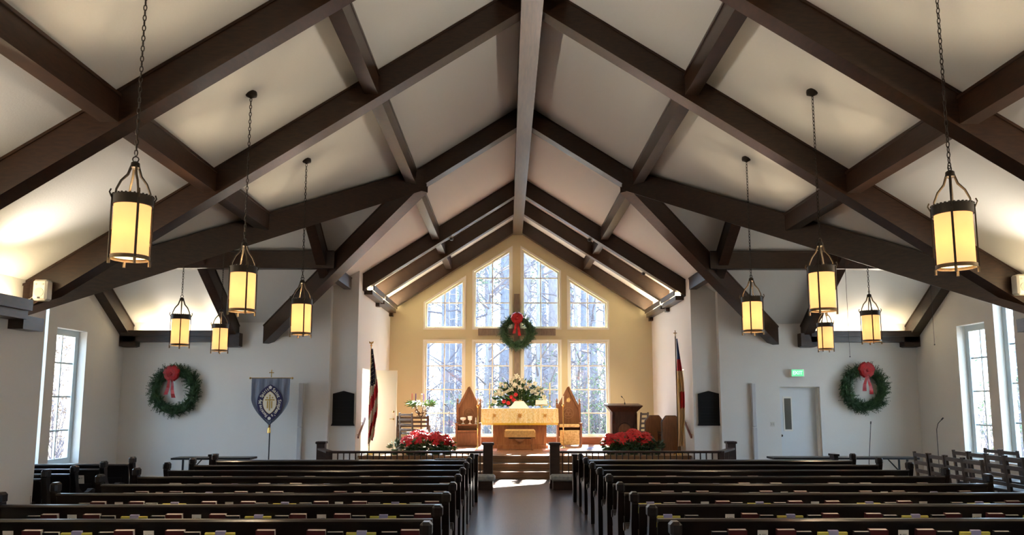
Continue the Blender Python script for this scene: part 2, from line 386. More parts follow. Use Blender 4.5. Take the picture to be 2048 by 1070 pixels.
# side walls of the chancel
def side_wall(name, x0, x1, pts, mt='wall', cut=None):
    o = struct(name, MB().prism([(x0, y, z) for y, z in pts], (x1 - x0, 0, 0)), mt)
    if cut: carve(o, [MB().box(min(x0, x1) - .3, max(x0, x1) + .3, a, b, c, d).build('cut', mt) for a, b, c, d in cut])
    return o
DOORZ = 2.47
side_wall('wall_chancel_left', XCL, XCL - .25, [(YC + .2, 0), (YF, 0), (YF, cz(XCL)), (YC + .2, cz(XCL))], 'wall', [(18.35, 19.25, PL, DOORZ)])
side_wall('wall_chancel_right', XCR, XCR + .25, [(YC + .2, 0), (YF, 0), (YF, cz(XCR)), (YC + .2, cz(XCR))], 'wall', [(18.55, 19.45, PL, DOORZ)])
struct('wall_passage_left', MB().box(-5.2, -5.1, 17.9, 20.4, 0, 3), 'wall')
for nm, s, xa, xb, xo in (('left', -1, XCL, -4.02, XTL), ('right', 1, XCR, 4.83, XTR)):
    q = MB(); q.prism([(xa, YC, 0), (xb - s * -.05, YC, 0), (xb - s * -.05, YC, cz(xb)), (xa, YC, cz(xa))], (0, .2, 0)); struct('wall_arch_' + nm, q, 'wall')
    xv = -5.45 if s < 0 else 6.10
    q = MB(); q.prism([(xb, YT, 0), (xo + s * .3, YT, 0), (xo + s * .3, YT, cz(xv) + .14), (xv, YT, cz(xv) + .14), (xb, YT, cz(xb))], (0, .36, 0))
    wt = struct('wall_transept_' + nm, q, 'wall')
    if s > 0: carve(wt, [MB().box(6.17, 7.08, YT - .2, YT + .6, .02, 2.02).build('cut', 'wall')])
    # transept outer wall with tall windows
    g0, g1 = YN - .3, YT
    zt = cz(xv); pts = [(g0, 0), (g1, 0), (g1, zt), (YM, zA + .05), (g0, zt - .25)]
    holes = [(14.9, 15.97, .45, 3.12), (13.55, 14.6, .45, 4.25), (12.2, 13.25, .45, 4.25), (10.8, 11.87, .45, 3.12)] if s < 0 else [(14.93, 15.87, .55, 3.24), (13.65, 14.63, .55, 4.25), (12.3, 13.28, .55, 4.25), (11.0, 11.97, .55, 3.24)]
    ow = side_wall('wall_outer_' + nm, xo, xo + s * .3, pts, 'wall', holes)
    for a, b, c, d in holes:
        nwin += 1
        nr = 4 if d < 3.5 else 5; rl = [c + (d - c) * k / nr for k in range(1, nr)]
        window('window_%d' % nwin, [(a, c), (b, c), (b, d), (a, d)], rl, [(a + b) / 2], (lambda xo, s: lambda u, z, dd: (xo + s * dd, u, z))(xo, s), .2, fm='jamb', casing=False, fw_=.12)
    # nave side wall and the return wall of the transept
    xn = XNL if s < 0 else XNR
    hn = [(-1.6, -.5, .9, 2.6), (1.2, 2.3, .9, 2.6), (-4.4, -3.3, .9, 2.6)]
    side_wall('wall_nave_' + nm, xn, xn + s * .3, [(-8, 0), (YN, 0), (YN, cz(xn)), (-8, cz(xn))], 'wall', hn)
    for a, b, c, d in hn:
        nwin += 1
        window('window_%d' % nwin, [(a, c), (b, c), (b, d), (a, d)], [c + (d - c) * k / 3 for k in (1, 2)], [(a + b) / 2], (lambda xo, s: lambda u, z, dd: (xo + s * dd, u, z))(xn, s), .2, fm='jamb', casing=False)
    q = MB(); q.box(*sorted((xn + s * .3, xo)), YN - .3, YN, 0, 3.15); struct('wall_return_' + nm, q, 'wall')
struct('wall_back', MB().prism([(XNL - .3, -8.2, 0), (XNR + .3, -8.2, 0), (XNR + .3, -8.2, cz(XNR)), (XC, -8.2, APEX + .1), (XNL - .3, -8.2, cz(XNL))], (0, .2, 0)), 'wall')

# platform and steps
y0 = 17.28; n_ = 3
st = empty('chancel_steps', (XC, y0, 0), label='three oak steps up to the altar platform at the end of the aisle', cat='steps')
for k in range(n_):
    z1 = PL * (k + 1) / n_; yk = y0 + .3 * k
    MB().box(-3.38 - XC, 4.2 - XC, yk - y0 + .02, yk - y0 + .3 + (0 if k < 2 else .1), z1 - PL / 3, z1 - .035).build('riser', 'oak', st)
    MB().box(-3.40 - XC, 4.22 - XC, yk - y0 - .02, yk - y0 + .3 + (0 if k < 2 else .1), z1 - .035, z1).build('tread', 'oak', st)
struct('floor_platform', MB().box(XCL, XCR, y0 + 1.0, YF, .3, PL), 'platform')
# ------------------------------------------------------------------ roof timbers
H_ = .36
FILL_W = 10  # power of the added fill uplights
def zt_(X): return cz(X) - .004
ends = {-1: XNL, 1: XNR}
side = {-1: 'left', 1: 'right'}
def beam(name, p0, p1, w, h, label, group=None, mt='beam', lip=True):
    p0 = Vector(p0); p1 = Vector(p1)
    mb = MB(); o0 = p0.copy()
    mb.vbeam(p0 - o0, p1 - o0, w, h)
    if lip: mb.vbeam(p0 - o0, p1 - o0, w + .03, .03)       # shadow board against the ceiling
    o = mb.build(name, mt, loc=o0); return tag(o, label, 'beam', group)
for s in (-1, 1):
    sd_ = side[s]; far = 'from the photographer'
    for D, w, ord_ in ((7.0, .22, 'nearest'), (9.42, .24, 'second'),):
        Xe = ends[s]
        beam('rafter_beam', (XC + s * .10, D, zt_(XC + .1)), (Xe, D, zt_(Xe)), w, H_, f'dark brown sloping rafter on the {sd_} of the nave, {ord_} to the viewer')
    Aq = XC + s * 1.95
    beam('rafter_beam', (XC + s * .10, YM, zt_(XC + .1)), (Aq, YM, zt_(Aq)), .26, H_, f'short dark upper rafter on the {sd_}, ending where two valley beams fork')
    ye = YM - (abs(ends[s] - XC) - 1.91)
    ax = XC + s * 1.85
    beam('valley_beam', (ax, YM - .02, zt_(ax)), (ends[s] + s * .1, ye - .08, zt_(ends[s]) - .05), .24, .42, f'long dark valley beam running from the {sd_} fork towards the near {sd_} wall')
    xv = -5.45 if s < 0 else 6.10
    beam('valley_beam', (ax, YM + .02, zt_(ax)), (xv - s * .02, YT - .02, zt_(xv)), .24, .42, f'dark valley beam running from the {sd_} fork back to the wall beside the chancel')
    # chancel rafters
    Xc_ = XCL if s < 0 else XCR
    for D, nm in ((18.22, 'front'), (20.05, 'middle'), (22.36, 'rear')):
        beam('chancel_rafter', (XC + s * .08, D, zt_(XC + .08)), (Xc_, D, zt_(Xc_)), .22, .40, f'{nm} one of three brown rafters on the {sd_} slope above the altar')
    # purlins
    def pur(X, a, b, lab): beam('purlin', (X, a, zt_(X)), (X, b, zt_(X)), .17, .27, lab)
    xi, xo_ = XC + s * 2.02, XC + s * 4.0
    pur(xi, 4.6, 6.89, f'upper purlin on the {sd_} slope nearest the top of the picture')
    pur(xi, 7.11, 9.3, f'upper {sd_} purlin between the nearest and the second rafter')
    pur(xi, 9.54, YM - .13, f'upper {sd_} purlin between the second rafter and the fork')
    pur(xi, YM + .13, 18.11, f'upper {sd_} purlin between the fork and the front chancel rafter')
    pur(xi, 18.33, 19.94, f'short {sd_} purlin between the front and middle chancel rafters')
    pur(xi, 20.16, 22.25, f'short {sd_} purlin between the middle and rear chancel rafters')
    pur(xo_, 4.6, 6.89, f'lower purlin at the {sd_} edge of the picture before the nearest rafter')
    pur(xo_, 7.11, 9.3, f'lower {sd_} purlin between the nearest and the second rafter')
    pur(xo_, 9.54, YM - 2.05, f'lower {sd_} purlin running from the second rafter to the valley beam')
    pur(xo_, 15.85, YC - .02, f'stub of {sd_} purlin meeting the wall beside the chancel arch')
    # cross gable of the transept
    Xo = XTL if s < 0 else XTR
    zf = lambda Y: zA - (abs(Y - YM)) * SL - .004
    zA_ = cz(-1.6)
    for X, nm in ((XC + s * 4.07, 'jack'), (XC + s * 6.5, 'middle'), (Xo - s * .11, 'outer')):
        if nm == 'jack':
            yv = YM + (abs(X - XC) - 1.91)
            y_in = yv
            beam('transept_rafter', (X, YM, zf(YM)), (X, yv - .12, zf(yv - .12)), .2, H_, f'short dark rafter between the two {sd_} valley beams')
        else:
            beam('transept_rafter', (X, YM, zf(YM)), (X, YT - .01, zf(YT)), .2 if nm == 'middle' else .22, H_, f'dark {nm} rafter of the {sd_} transept sloping down to a corbel')
            ye2 = ye + (.05)
            beam('transept_rafter', (X, YM - .001, zf(YM)), (X, ye2, zf(ye2)), .2, H_, f'{nm} rafter on the near slope of the {sd_} transept, hidden behind the valley beam')
    Yh = 15.45
    xh = XC + s * (1.91 + (Yh - YM) + .1)
    beam('transept_purlin', (xh, Yh, zf(Yh)), (Xo, Yh, zf(Yh)), .2, .36, f'level dark purlin crossing the ceiling of the {sd_} transept')
    # corbels and light plates
    Xm = XC + s * 6.5
    for X, nm in ((Xm, 'inner'), (Xo - s * .19, 'outer')):
        t = MB().box(-.18, .18, -.22, 0, -.20, .10); t.hexa([(-.12, -.16, -.22), (.12, -.16, -.22), (.12, 0, -.22), (-.12, 0, -.22)], [(-.18, -.22, -.2), (.18, -.22, -.2), (.18, 0, -.2), (-.18, 0, -.2)])
        tag(t.build('corbel', 'beam', loc=(X, YT, 3.12)), f'dark {nm} corbel block under the {sd_} transept rafter', 'corbel')
    a, b = sorted((Xm + s * .05, Xo - s * .05))
    pe = empty('light_plate', ((a + b) / 2, YT, 3.1), label=f'dark horizontal board hiding a glowing cove light in the {sd_} transept', cat='cove')
    hw = (b - a) / 2
    MB().box(-hw, hw, -.22, 0, -.08, .06).build('lower_board', 'beam', pe)
    MB().box(-hw, hw, -.27, -.235, .04, .17).build('front_board', 'beam', pe)
    MB().box(-hw, hw, -.235, -.002, .061, .075).build('shelf', 'beam', pe)
    MB().box(-hw + .15, hw - .15, -.20, -.12, .076, .09).build('light_strip', 'strip', pe)
    # nave light plate
    pe = empty('light_plate', (ends[s], 3, 2.72), label=f'long dark eaves board with a glowing cove light, {sd_} side of the nave', cat='cove')
    q = -s
    lo, hi = sorted((0, q * .22)); MB().box(lo, hi, -11, 6.03, -.07, .06).build('lower_board', 'beam', pe)
    lo, hi = sorted((q * .235, q * .27)); MB().box(lo, hi, -11, 6.03, .03, .16).build('front_board', 'beam', pe)
    lo, hi = sorted((0, q * .235)); MB().box(lo, hi, -11, 6.03, .061, .075).build('shelf', 'beam', pe)
    lo, hi = sorted((q * .10, q * .18)); MB().box(lo, hi, -10.5, 6.0, .076, .09).build('light_strip', 'strip', pe)
    t = MB().box(-.09, .09, -.2, .2, -.10, .06); tag(t.build('corbel', 'beam', loc=(ends[s] + q * .09, 9.22, 2.64)), f'dark corbel where the near {sd_} wall stops and the transept opens', 'corbel')
    # chancel eaves plates with cove lights
    zc = cz(Xc_) - .30
    for (a, b), nm in (((18.33, 19.94), 'front'), ((20.16, 22.25), 'rear')):
        pe = empty('light_plate', (Xc_, (a + b) / 2, zc), label=f'{nm} brown eaves board with cove light on the {sd_} chancel wall', cat='cove')
        hl = (b - a) / 2; q = -s
        lo, hi = sorted((0, q * .2)); MB().box(lo, hi, -hl, hl, -.17, -.06).build('lower_board', 'beam', pe)
        lo, hi = sorted((q * .21, q * .24)); MB().box(lo, hi, -hl, hl, -.06, .06).build('front_board', 'beam', pe)
        lo, hi = sorted((q * .05, q * .15)); MB().box(lo, hi, -hl + .1, hl - .1, -.059, -.045).build('light_strip', 'stripc', pe)
    for D in (20.05, 22.36):
        t = MB().box(-.05, .05, -.10, .10, -.30, 0); tag(t.build('rafter_foot', 'beam', loc=(Xc_ - s * .05, D, zc + .04)), f'brown rafter foot on the {sd_} chancel wall, ' + ('between the two eaves boards' if D < 21 else 'in the corner by the window wall'), 'bracket')
rb = beam('ridge_beam', (XC, -8, APEX - .10), (XC, YF - .02, APEX - .10), .275, .40, 'long straight brown ridge beam running down the middle of the ceiling to the altar wall', mt='beamh', lip=False)

# added unseen fill uplights on the light plates, aimed at the opposite slope
def fill_uplight(p, target, w, label, col=(1, .90, .77)):
    o = empty('added_uplight', p, label=label, cat='lamp', group='added fill uplights on the eaves boards')
    MB().box(-.06, .06, -.10, .10, 0, .03).build('housing', 'iron', o)
    L = bpy.data.lights.new('fill_uplight', 'AREA'); L.shape = 'RECTANGLE'; L.size = .3; L.size_y = .12; L.energy = w; L.color = col; L.spread = R(75)
    l = bpy.data.objects.new('fill_uplight', L); COL.objects.link(l); l.location = Vector(p) + Vector((0, 0, .06)); l.rotation_euler = (Vector(target) - l.location).to_track_quat('-Z', 'Y').to_euler()
for s in (-1, 1):
    for Y_ in (8.2, 5.8, 3.4, 0, -3.5): fill_uplight((ends[s] - s * .14, Y_, 2.80), (XC - s * .6, Y_ + .2, 6.4), FILL_W, f'added fill uplight on the {side[s]} nave eaves board, ' + {8.2: 'nearest the transept', 5.8: 'second from the transept', 3.4: 'third from the transept', 0: 'fourth from the transept', -3.5: 'fifth from the transept'}[Y_])
    Xc_ = XCL if s < 0 else XCR
    for Y_ in (19.1, 21.2): fill_uplight((Xc_ - s * .12, Y_, cz(Xc_) - .43), (XC - s * .5, Y_, 6.6), FILL_W * 1.3, f'added fill uplight on the {side[s]} chancel eaves board, ' + ('front bay' if Y_ < 20 else 'rear bay'), (1, .80, .55))
    for X_ in (7.2, 8.3):
        fill_uplight((XC + s * X_, 17.38, 3.18), (XC + s * 3.2, 12.5, 5.4), FILL_W * .35, f'added fill uplight on the {side[s]} transept eaves board, ' + ('inner end' if X_ < 8 else 'outer end'))

# ------------------------------------------------------------------ lanterns
CH = {}
def chain_mesh(L):
    mb = MB(); z = 0; i = 0; pitch = .042
    while z < L - .02:
        pts = []
        for k in range(8):
            a = 2 * math.pi * k / 8; x = .0115 * math.cos(a); zz = -z - .022 + .026 * math.sin(a)
            pts.append((x, 0, zz) if i % 2 == 0 else (0, x, zz))
        mb.tube(pts, .0042, 4, closed=True); z += pitch; i += 1
    return mb
def lantern(X, Y, zb, ztop, label, rot=0):
    r = .138; h = .50
    root = empty('pendant_lantern', (X, Y, zb), rot, label=label, cat='lantern', group='iron lanterns with cream glass hanging from the ceiling')
    MB().open_cyl(r - .008, .035, h - .035, n=36).build('glass_shade', 'shade', root, smooth=True)
    b = MB(); b.open_cyl(r + .006, h - .075, h, n=36, t=.012)
    for k in range(30):
        a = 2 * math.pi * k / 30; b.box(*(lambda x, y: (x - .006, x + .006, y - .006, y + .006))((r + .004) * math.cos(a), (r + .004) * math.sin(a)), h - .004, h + .006)
    b.build('top_band', 'iron', root, smooth=True)
    b = MB().open_cyl(r + .005, .012, .04, n=36, t=.010)
    for k in range(4):
        a = math.pi / 2 * k + .5; x, y = (r + .004) * math.cos(a), (r + .004) * math.sin(a); b.tube([(x, y, .02), (x, y, -.028)], .011, 6)
    b.build('bottom_ring', 'ironlt', root, smooth=True)
    for k in range(4):
        a = math.pi / 2 * k + .5; c, s_ = math.cos(a), math.sin(a)
        MB().bar((c * (r + .008), s_ * (r + .008), .01), (c * (r + .008), s_ * (r + .008), h - .01), .016, .010, up=(c, s_, 0)).build('strap', 'iron', root)
        pr = [(r - .012, h - .03), (r - .018, h + .04), (r * .66, h + .11), (r * .34, h + .165), (.026, h + .235)]
        ab = MB(); ab.tube([(c * p, s_ * p, z) for p, z in pr], [.008, .008, .009, .010, .010], 6)
        ab.tube([(c * (r + .01), s_ * (r + .01), h - .03), (c * (r + .028), s_ * (r + .028), h + .01), (c * (r + .018), s_ * (r + .018), h + .035)], .006, 5)
        ab.build('arm', 'ironlt' if k % 2 else 'iron', root, smooth=True)
    MB().lathe([(.02, h + .215), (.036, h + .225), (.032, h + .262), (.015, h + .275)], n=10).build('hub', 'iron', root, smooth=True)
    lz = ztop - zb
    MB().tube([(.022 * math.cos(a), 0, h + .292 + .022 * math.sin(a)) for a in [2 * math.pi * k / 10 for k in range(10)]], .005, 5, closed=True).build('top_loop', 'iron', root, smooth=True)
    cm = chain_mesh(lz - h - .31 - .05).build('chain', 'iron', root, smooth=True, loc=(0, 0, lz - .05)); cm['kind'] = 'stuff'
    MB().lathe([(.005, -.06), (.012, -.055), (.03, -.045), (.062, -.03), (.065, -.004), (.06, .02)], (0, 0, lz), n=18).build('canopy', 'iron', root, smooth=True)
    MB().lathe([(.004, .16), (.022, .17), (.03, .21), (.024, .25), (.008, .27)], n=10).build('bulb', 'shade', root, smooth=True)
    L = bpy.data.lights.new('lantern_bulb', 'POINT'); L.energy = LANT_W; L.color = (1, .80, .54); L.shadow_soft_size = .04
    lo = bpy.data.objects.new('bulb_light', L); COL.objects.link(lo); lo.parent = root; lo.location = (0, 0, .22)
    return root
LANT_W = 62
zsl = lambda X: cz(X)
lz = lambda px, py, D: at(px, py, D).z
lantern(-2.84, 5.72, 2.74, zsl(-2.84), 'large cream glass lantern at the left, nearest the viewer on its side', .2)
lantern(-2.84, 8.2, lz(494, 626, 8.2) , zsl(-2.84), 'second lantern of the left nave row, hanging before the dark fork beams', .1)
lantern(-2.84, 10.58, lz(608, 671, 10.58), zsl(-2.84), 'third lantern of the left nave row, closest to the chancel arch', .0)
lantern(-5.14, 12.1, lz(350, 693, 12.1), zA - (YM - 12.1) * SL, 'lantern over the left transept, the one nearer the left wreath', -.1)
lantern(-5.2, 13.95, lz(432, 704, 13.95), zA - .2, 'smallest lantern over the left transept, between the wreath and the blue banner', -.2)
lantern(3.40, 5.72, lz(1952, 540, 5.72), zsl(3.40), 'large cream glass lantern at the right, nearest the viewer on its side', .5)
lantern(3.40, 8.2, lz(1640, 625, 8.2), zsl(3.40), 'second lantern of the right nave row, above the exit sign', .45)
lantern(3.40, 10.58, lz(1500, 666, 10.58), zsl(3.40), 'third lantern of the right nave row, closest to the chancel arch', .6)
for Y_ in (3.3, .6, -2.1, -4.8):  # unseen lanterns added behind the viewer to brighten the room
    for X_, sd_ in ((-2.84, 'left'), (3.40, 'right')): lantern(X_, Y_, 2.74, zsl(X_), f'added fill lantern of the {sd_} nave row behind the viewer, {({3.3: "first", .6: "second", -2.1: "third", -4.8: "fourth"})[Y_]} back')
lantern(5.76, 12.1, lz(1751, 685, 12.1), zA - (YM - 12.1) * SL, 'lantern over the right transept, the one above the right wreath', .8)
lantern(5.80, 13.95, lz(1656, 701, 13.95), zA - .2, 'smallest lantern over the right transept, left of the right wreath', .3)
# ------------------------------------------------------------------ pews
def end_profile():
    # (y, z) seen from the side, back edge at y = 0, people face +y
    pts = [(0, 0), (.0, .55), (-.055, .74), (-.055, .76), (.035, .76), (.045, .70), (.055, .62), (.10, .53), (.18, .475), (.30, .46), (.36, .475), (.42, .50), (.465, .47), (.465, .42), (.43, .38), (.415, .30), (.42, .1), (.45, .06), (.45, 0)]
    return pts
def pew_mesh(parent, xa, xb, end_a=True, end_b=True):
    a, b = xa + .04, xb - .04
    MB().box(a, b, .03, .44, .40, .435).build('seat', 'pew', parent)
    mb = MB(); mb.hexa([(a, .0, .12), (b, .0, .12), (b, .03, .12), (a, .03, .12)], [(a, -.045, .71), (b, -.045, .71), (b, -.015, .71), (a, -.015, .71)]); mb.build('back_panel', 'pew', parent)
    t = MB(); pr = [(-.072, .708), (-.075, .722), (-.062, .738), (-.03, .742), (.0, .738), (.012, .722), (.008, .708)]
    t.prism([(a, y, z) for y, z in pr], (b - a, 0, 0)); t.build('top_rail', 'pew', parent, smooth=True)
    k = MB(); k.box(a + .05, b - .05, -.135, -.020, .445, .46); k.box(a + .05, b - .05, -.145, -.133, .445, .545); k.build('book_rack', 'pew', parent)
    for x, on in ((xa, end_a), (xb, end_b)):
        if not on: continue
        e = MB().prism([(x - .03, y, z) for y, z in end_profile()], (.06, 0, 0)).build('end_panel', 'pew', parent)
        e['_x'] = x
        kn = MB().cbox(x - .043, x + .043, -.068, .052, .745, .85, .022); kn.build('knob', 'pew', e, smooth=False)
        sc = MB().tube([(x - .04, .43, .462), (x + .04, .43, .462)], .042, 10); sc.build('arm_scroll', 'pew', e, smooth=True)
        del e['_x']
ROWS = [5.65 + .892 * k for k in range(9)]
names_row = ['ninth', 'eighth', 'seventh', 'sixth', 'fifth', 'fourth', 'third', 'second', 'front']
def pew_block(xa, xb, rows, labels, group):
    xc = (xa + xb) / 2; first = None
    for D, lab in zip(rows, labels):
        if first is None:
            o = first = empty('pew', (xc, D, 0)); pew_mesh(o, xa - xc, xb - xc)
        else: o = copy_tree(first, (xc, D, 0))
        tag(o, lab, 'pew', group)
def rlab(sd_): return [f'long dark pew in the {sd_} nave block, ' + ('front row nearest the altar' if i == 8 else f'{names_row[i]} row from the altar') for i in range(9)]
pew_block(-4.75, -.573, ROWS, rlab('left'), 'pews left of the aisle')
pew_block(1.20, 5.66, ROWS, rlab('right'), 'pews right of the aisle')
pew_block(-8.45, -5.76, [9.86, 10.5, 11.25, 12.1], ['short dark pew by the left transept window, nearest row', 'short dark pew by the left transept window, second row', 'short dark pew by the left transept window, third row', 'short dark pew by the left transept window, farthest row'], 'short pews in the left transept')
# front screens before the first pews
for xa, xb, sd_ in ((-5.02, -.53, 'left'), (1.16, 5.62, 'right')):
    r = empty('modesty_screen', ((xa + xb) / 2, 13.42, 0), label=f'dark modesty screen standing before the front pew of the {sd_} block', cat='screen')
    h = (xb - xa) / 2
    MB().box(-h + .04, h - .04, 0, .03, .10, .665).build('panel', 'pew', r)
    MB().box(-h + .03, h - .03, -.05, .06, .665, .70).build('top_rail', 'pew', r)
    for s in (-1, 1):
        MB().box(s * h - .035, s * h + .035, -.09, .10, 0, .765).build('end_panel', 'pew', r)
        MB().box(s * h - .05, s * h + .05, -.11, .12, .765, .80).build('end_cap', 'pew', r)
tag(MB().cbox(-.26, .26, -.09, .09, -.06, .02, .02).build('draped_cloth', 'greycloth', loc=(-.98, 13.42, .705)), 'grey cloth draped over the screen in front of the left pews', 'cloth')

# books in the pew racks
def book(name, w, t, h, cover, page='paper'):
    root = bpy.data.objects.new(name, None); COL.objects.link(root)
    c = MB(); c.box(-w / 2, w / 2, 0, .004, 0, h); c.box(-w / 2, w / 2, t - .004, t, 0, h); c.box(-w / 2 - .002, -w / 2 + .003, 0, t, 0, h); c.build('cover', cover, root)
    MB().box(-w / 2 + .003, w / 2 - .004, .004, t - .004, .004, h - .003).build('page_block', page, root)
    return root
P_hym = book('hymnal', .150, .046, .20, 'maroon'); P_blk = book('prayer_book', .128, .034, .186, 'blkbook')
P_pad = bpy.data.objects.new('yellow_pad', None); COL.objects.link(P_pad)
MB().box(-.12, .12, 0, .022, 0, .180).build('sheets', 'yelpad', P_pad); MB().box(-.035, .045, -.002, .024, .11, .195).build('bookmark', 'lav', P_pad)
P_crd = bpy.data.objects.new('pew_card', None); COL.objects.link(P_crd)
MB().box(-.042, .042, 0, .003, 0, .198).build('card', 'paper', P_crd); em = MB(); em.hexa([(-.033, -.001, .150), (-.013, -.001, .150), (-.013, -.001, .158), (-.033, -.001, .158)], [(-.033, 0, .150), (-.013, 0, .150), (-.013, 0, .158), (-.033, 0, .158)]); em.hexa([(-.028, -.001, .158), (-.018, -.001, .158), (-.022, -.001, .168), (-.024, -.001, .168)], [(-.028, 0, .158), (-.018, 0, .158), (-.022, 0, .168), (-.024, 0, .168)])
for i in range(3): em.box(-.006, .030 - .006 * i, -.001, 0, .164 - .006 * i, .166 - .006 * i)
em.build('printed_emblem', 'black', P_crd)
used = set(); ORD = ['first', 'second', 'third', 'fourth', 'fifth', 'sixth', 'seventh', 'eighth', 'ninth', 'tenth']
PAT = [(0.0, P_hym), (.20, P_crd), (.40, P_hym), (.555, P_blk), (.77, P_pad), (.99, P_blk), (1.145, P_hym), (1.345, P_crd), (1.545, P_hym), (1.70, P_blk)]
PER = 1.145
desc = {'hymnal': 'maroon hymnal', 'prayer_book': 'black prayer book', 'yellow_pad': 'slip-marked yellow pad', 'pew_card': 'white card'}
catg = {'hymnal': 'book', 'prayer_book': 'book', 'yellow_pad': 'notepad', 'pew_card': 'card'}
BK = []
for sd_, xa, xb in (('left', -4.62, -.70), ('right', 1.33, 5.52)):
    for i in range(1, 7):
        D = ROWS[i]; random.seed(i * 7 + len(sd_)); off = random.uniform(-.02, .05) + (0 if sd_ == 'left' else .12)
        k = 0; cnt = {}
        seq = [('hymnal', 0), ('prayer_book', .15), ('yellow_pad', .375), ('prayer_book', .60), ('hymnal', .75), ('pew_card', .945)]
        while True:
            nm, dx = seq[k % 6]; xx = xb - .08 - off - (k // 6) * 1.145 - dx
            k += 1
            if xx < xa + .09: break
            P = dict(hymnal=P_hym, prayer_book=P_blk, yellow_pad=P_pad, pew_card=P_crd)[nm]
            if random.random() < .06: continue
            if nm == 'yellow_pad' and i > 3 and random.random() < .5: continue
            o = P if nm not in used else copy_tree(P); used.add(nm)
            lean = R(11)
            o.location = (xx + random.uniform(-.012, .012), D - .112, .466)
            o.rotation_euler = (lean + random.uniform(0, .02) - .02, 0, random.uniform(-.03, .03)) if nm != 'pew_card' else (.14, 0, 0)
            row = ['', 'eighth', 'seventh', 'sixth', 'fifth', 'fourth', 'third'][i]
            cnt[nm] = cnt.get(nm, 0) + 1; num = cnt[nm] if sd_ == 'left' else cnt[nm]
            BK.append((o, nm, sd_, row, xx)); tag(o, 'x', catg[nm], f'{nm.replace("_", " ")}s behind the {row} {sd_} pew')
from collections import defaultdict
gr_ = defaultdict(list)
for t_ in BK: gr_[t_[1:4]].append(t_)
for (nm, sd_, row), L_ in gr_.items():
    L_.sort(key=lambda t_: -t_[4] if sd_ == 'left' else t_[4])
    for k_, t_ in enumerate(L_): t_[0]['label'] = f'{desc[nm]}, {ORD[k_]} from the aisle behind the {row} {sd_} pew from the altar'
for sd_i, (x, D, nm, lab) in enumerate(((-6.35, 9.86, 'hymnal', 'maroon hymnal in the rack of the nearest left transept pew'), (-6.28, 10.5, 'hymnal', 'maroon hymnal in the rack of the second left transept pew'), (-6.0, 11.25, 'pew_card', 'white card leaning on the third left transept pew'))):
    o = copy_tree(dict(hymnal=P_hym, pew_card=P_crd)[nm]); o.location = (x, D - .112, .466); o.rotation_euler = (R(11), 0, 0); tag(o, lab, catg[nm]); o.pop('group', None) if 'group' in o else None
# ------------------------------------------------------------------ communion rail
def newel(x, y, h, label, w=.19):
    o = empty('newel_post', (x, y, 0), label=label, cat='post')
    MB().box(-w / 2, w / 2, -w / 2, w / 2, 0, h - .05).build('post', 'rail', o)
    MB().cbox(-w / 2 - .025, w / 2 + .025, -w / 2 - .025, w / 2 + .025, h - .05, h, .012).build('post_cap', 'rail', o)
    MB().box(-w / 2 - .012, w / 2 + .012, -w / 2 - .012, w / 2 + .012, 0, .1).build('post_base', 'rail', o)
newel(-.375, 15.5, .883, 'dark square newel post at the left of the chancel steps, end of the left rail')
newel(.943, 15.5, .883, 'dark square newel post at the right of the chancel steps, end of the right rail')
newel(-3.93, 16.6, .85, 'dark newel post closing the left rail beside the hymn board wall', .17)
newel(4.76, 16.6, .85, 'dark newel post closing the right rail beside the hymn board wall', .17)
for sd_, xa, xb, xk in (('left', -.47, -3.52, -3.93), ('right', 1.04, 4.25, 4.76)):
    o = empty('communion_rail', (0, 15.5, 0), label=f'dark wooden communion rail with square balusters, {sd_} of the steps', cat='rail')
    a, b = min(xa, xb), max(xa, xb)
    MB().cbox(a, b, -.07, .07, .675, .718, .012).build('handrail', 'rail', o)
    MB().box(a, b, -.03, .03, .07, .12).build('bottom_rail', 'rail', o)
    n = round((b - a) / .118); first = None
    for k in range(n):
        x = a + (k + .5) * (b - a) / n
        if first is None: first = MB().box(-.011, .011, -.011, .011, .12, .675).build('baluster', 'rail', o, loc=(x, 0, 0))
        else:
            c = first.copy(); COL.objects.link(c); c.location = (x, 0, 0)
    xe = xb; MB().box(xe - .05, xe + .05, -.05, .05, 0, .71).build('corner_post', 'rail', o)
    MB().bar((xb, .03, .697), (xk, 1.02, .697), .13, .042).build('return_handrail', 'rail', o)
    MB().bar((xb, .03, .095), (xk, 1.02, .095), .05, .05).build('return_bottom_rail', 'rail', o)
    for k in range(1, 8):
        t = k / 8; c = first.copy(); COL.objects.link(c); c.location = (xb + (xk - xb) * t, .03 + .99 * t, 0)
for sd_, a, b in (('left', -3.3, -.223), ('right', .838, 4.1)):
    o = empty('kneeler', ((a + b) / 2, 15.22, 0), label=f'long kneeler with patterned grey-green cushion along the {sd_} rail', cat='kneeler'); h = (b - a) / 2
    MB().box(-h + .05, h - .05, -.10, .14, 0, .17).build('kneeler_box', 'rail', o)
    MB().cbox(-h, h, -.14, .15, .17, .285, .035).build('cushion', 'kneel', o, smooth=True)

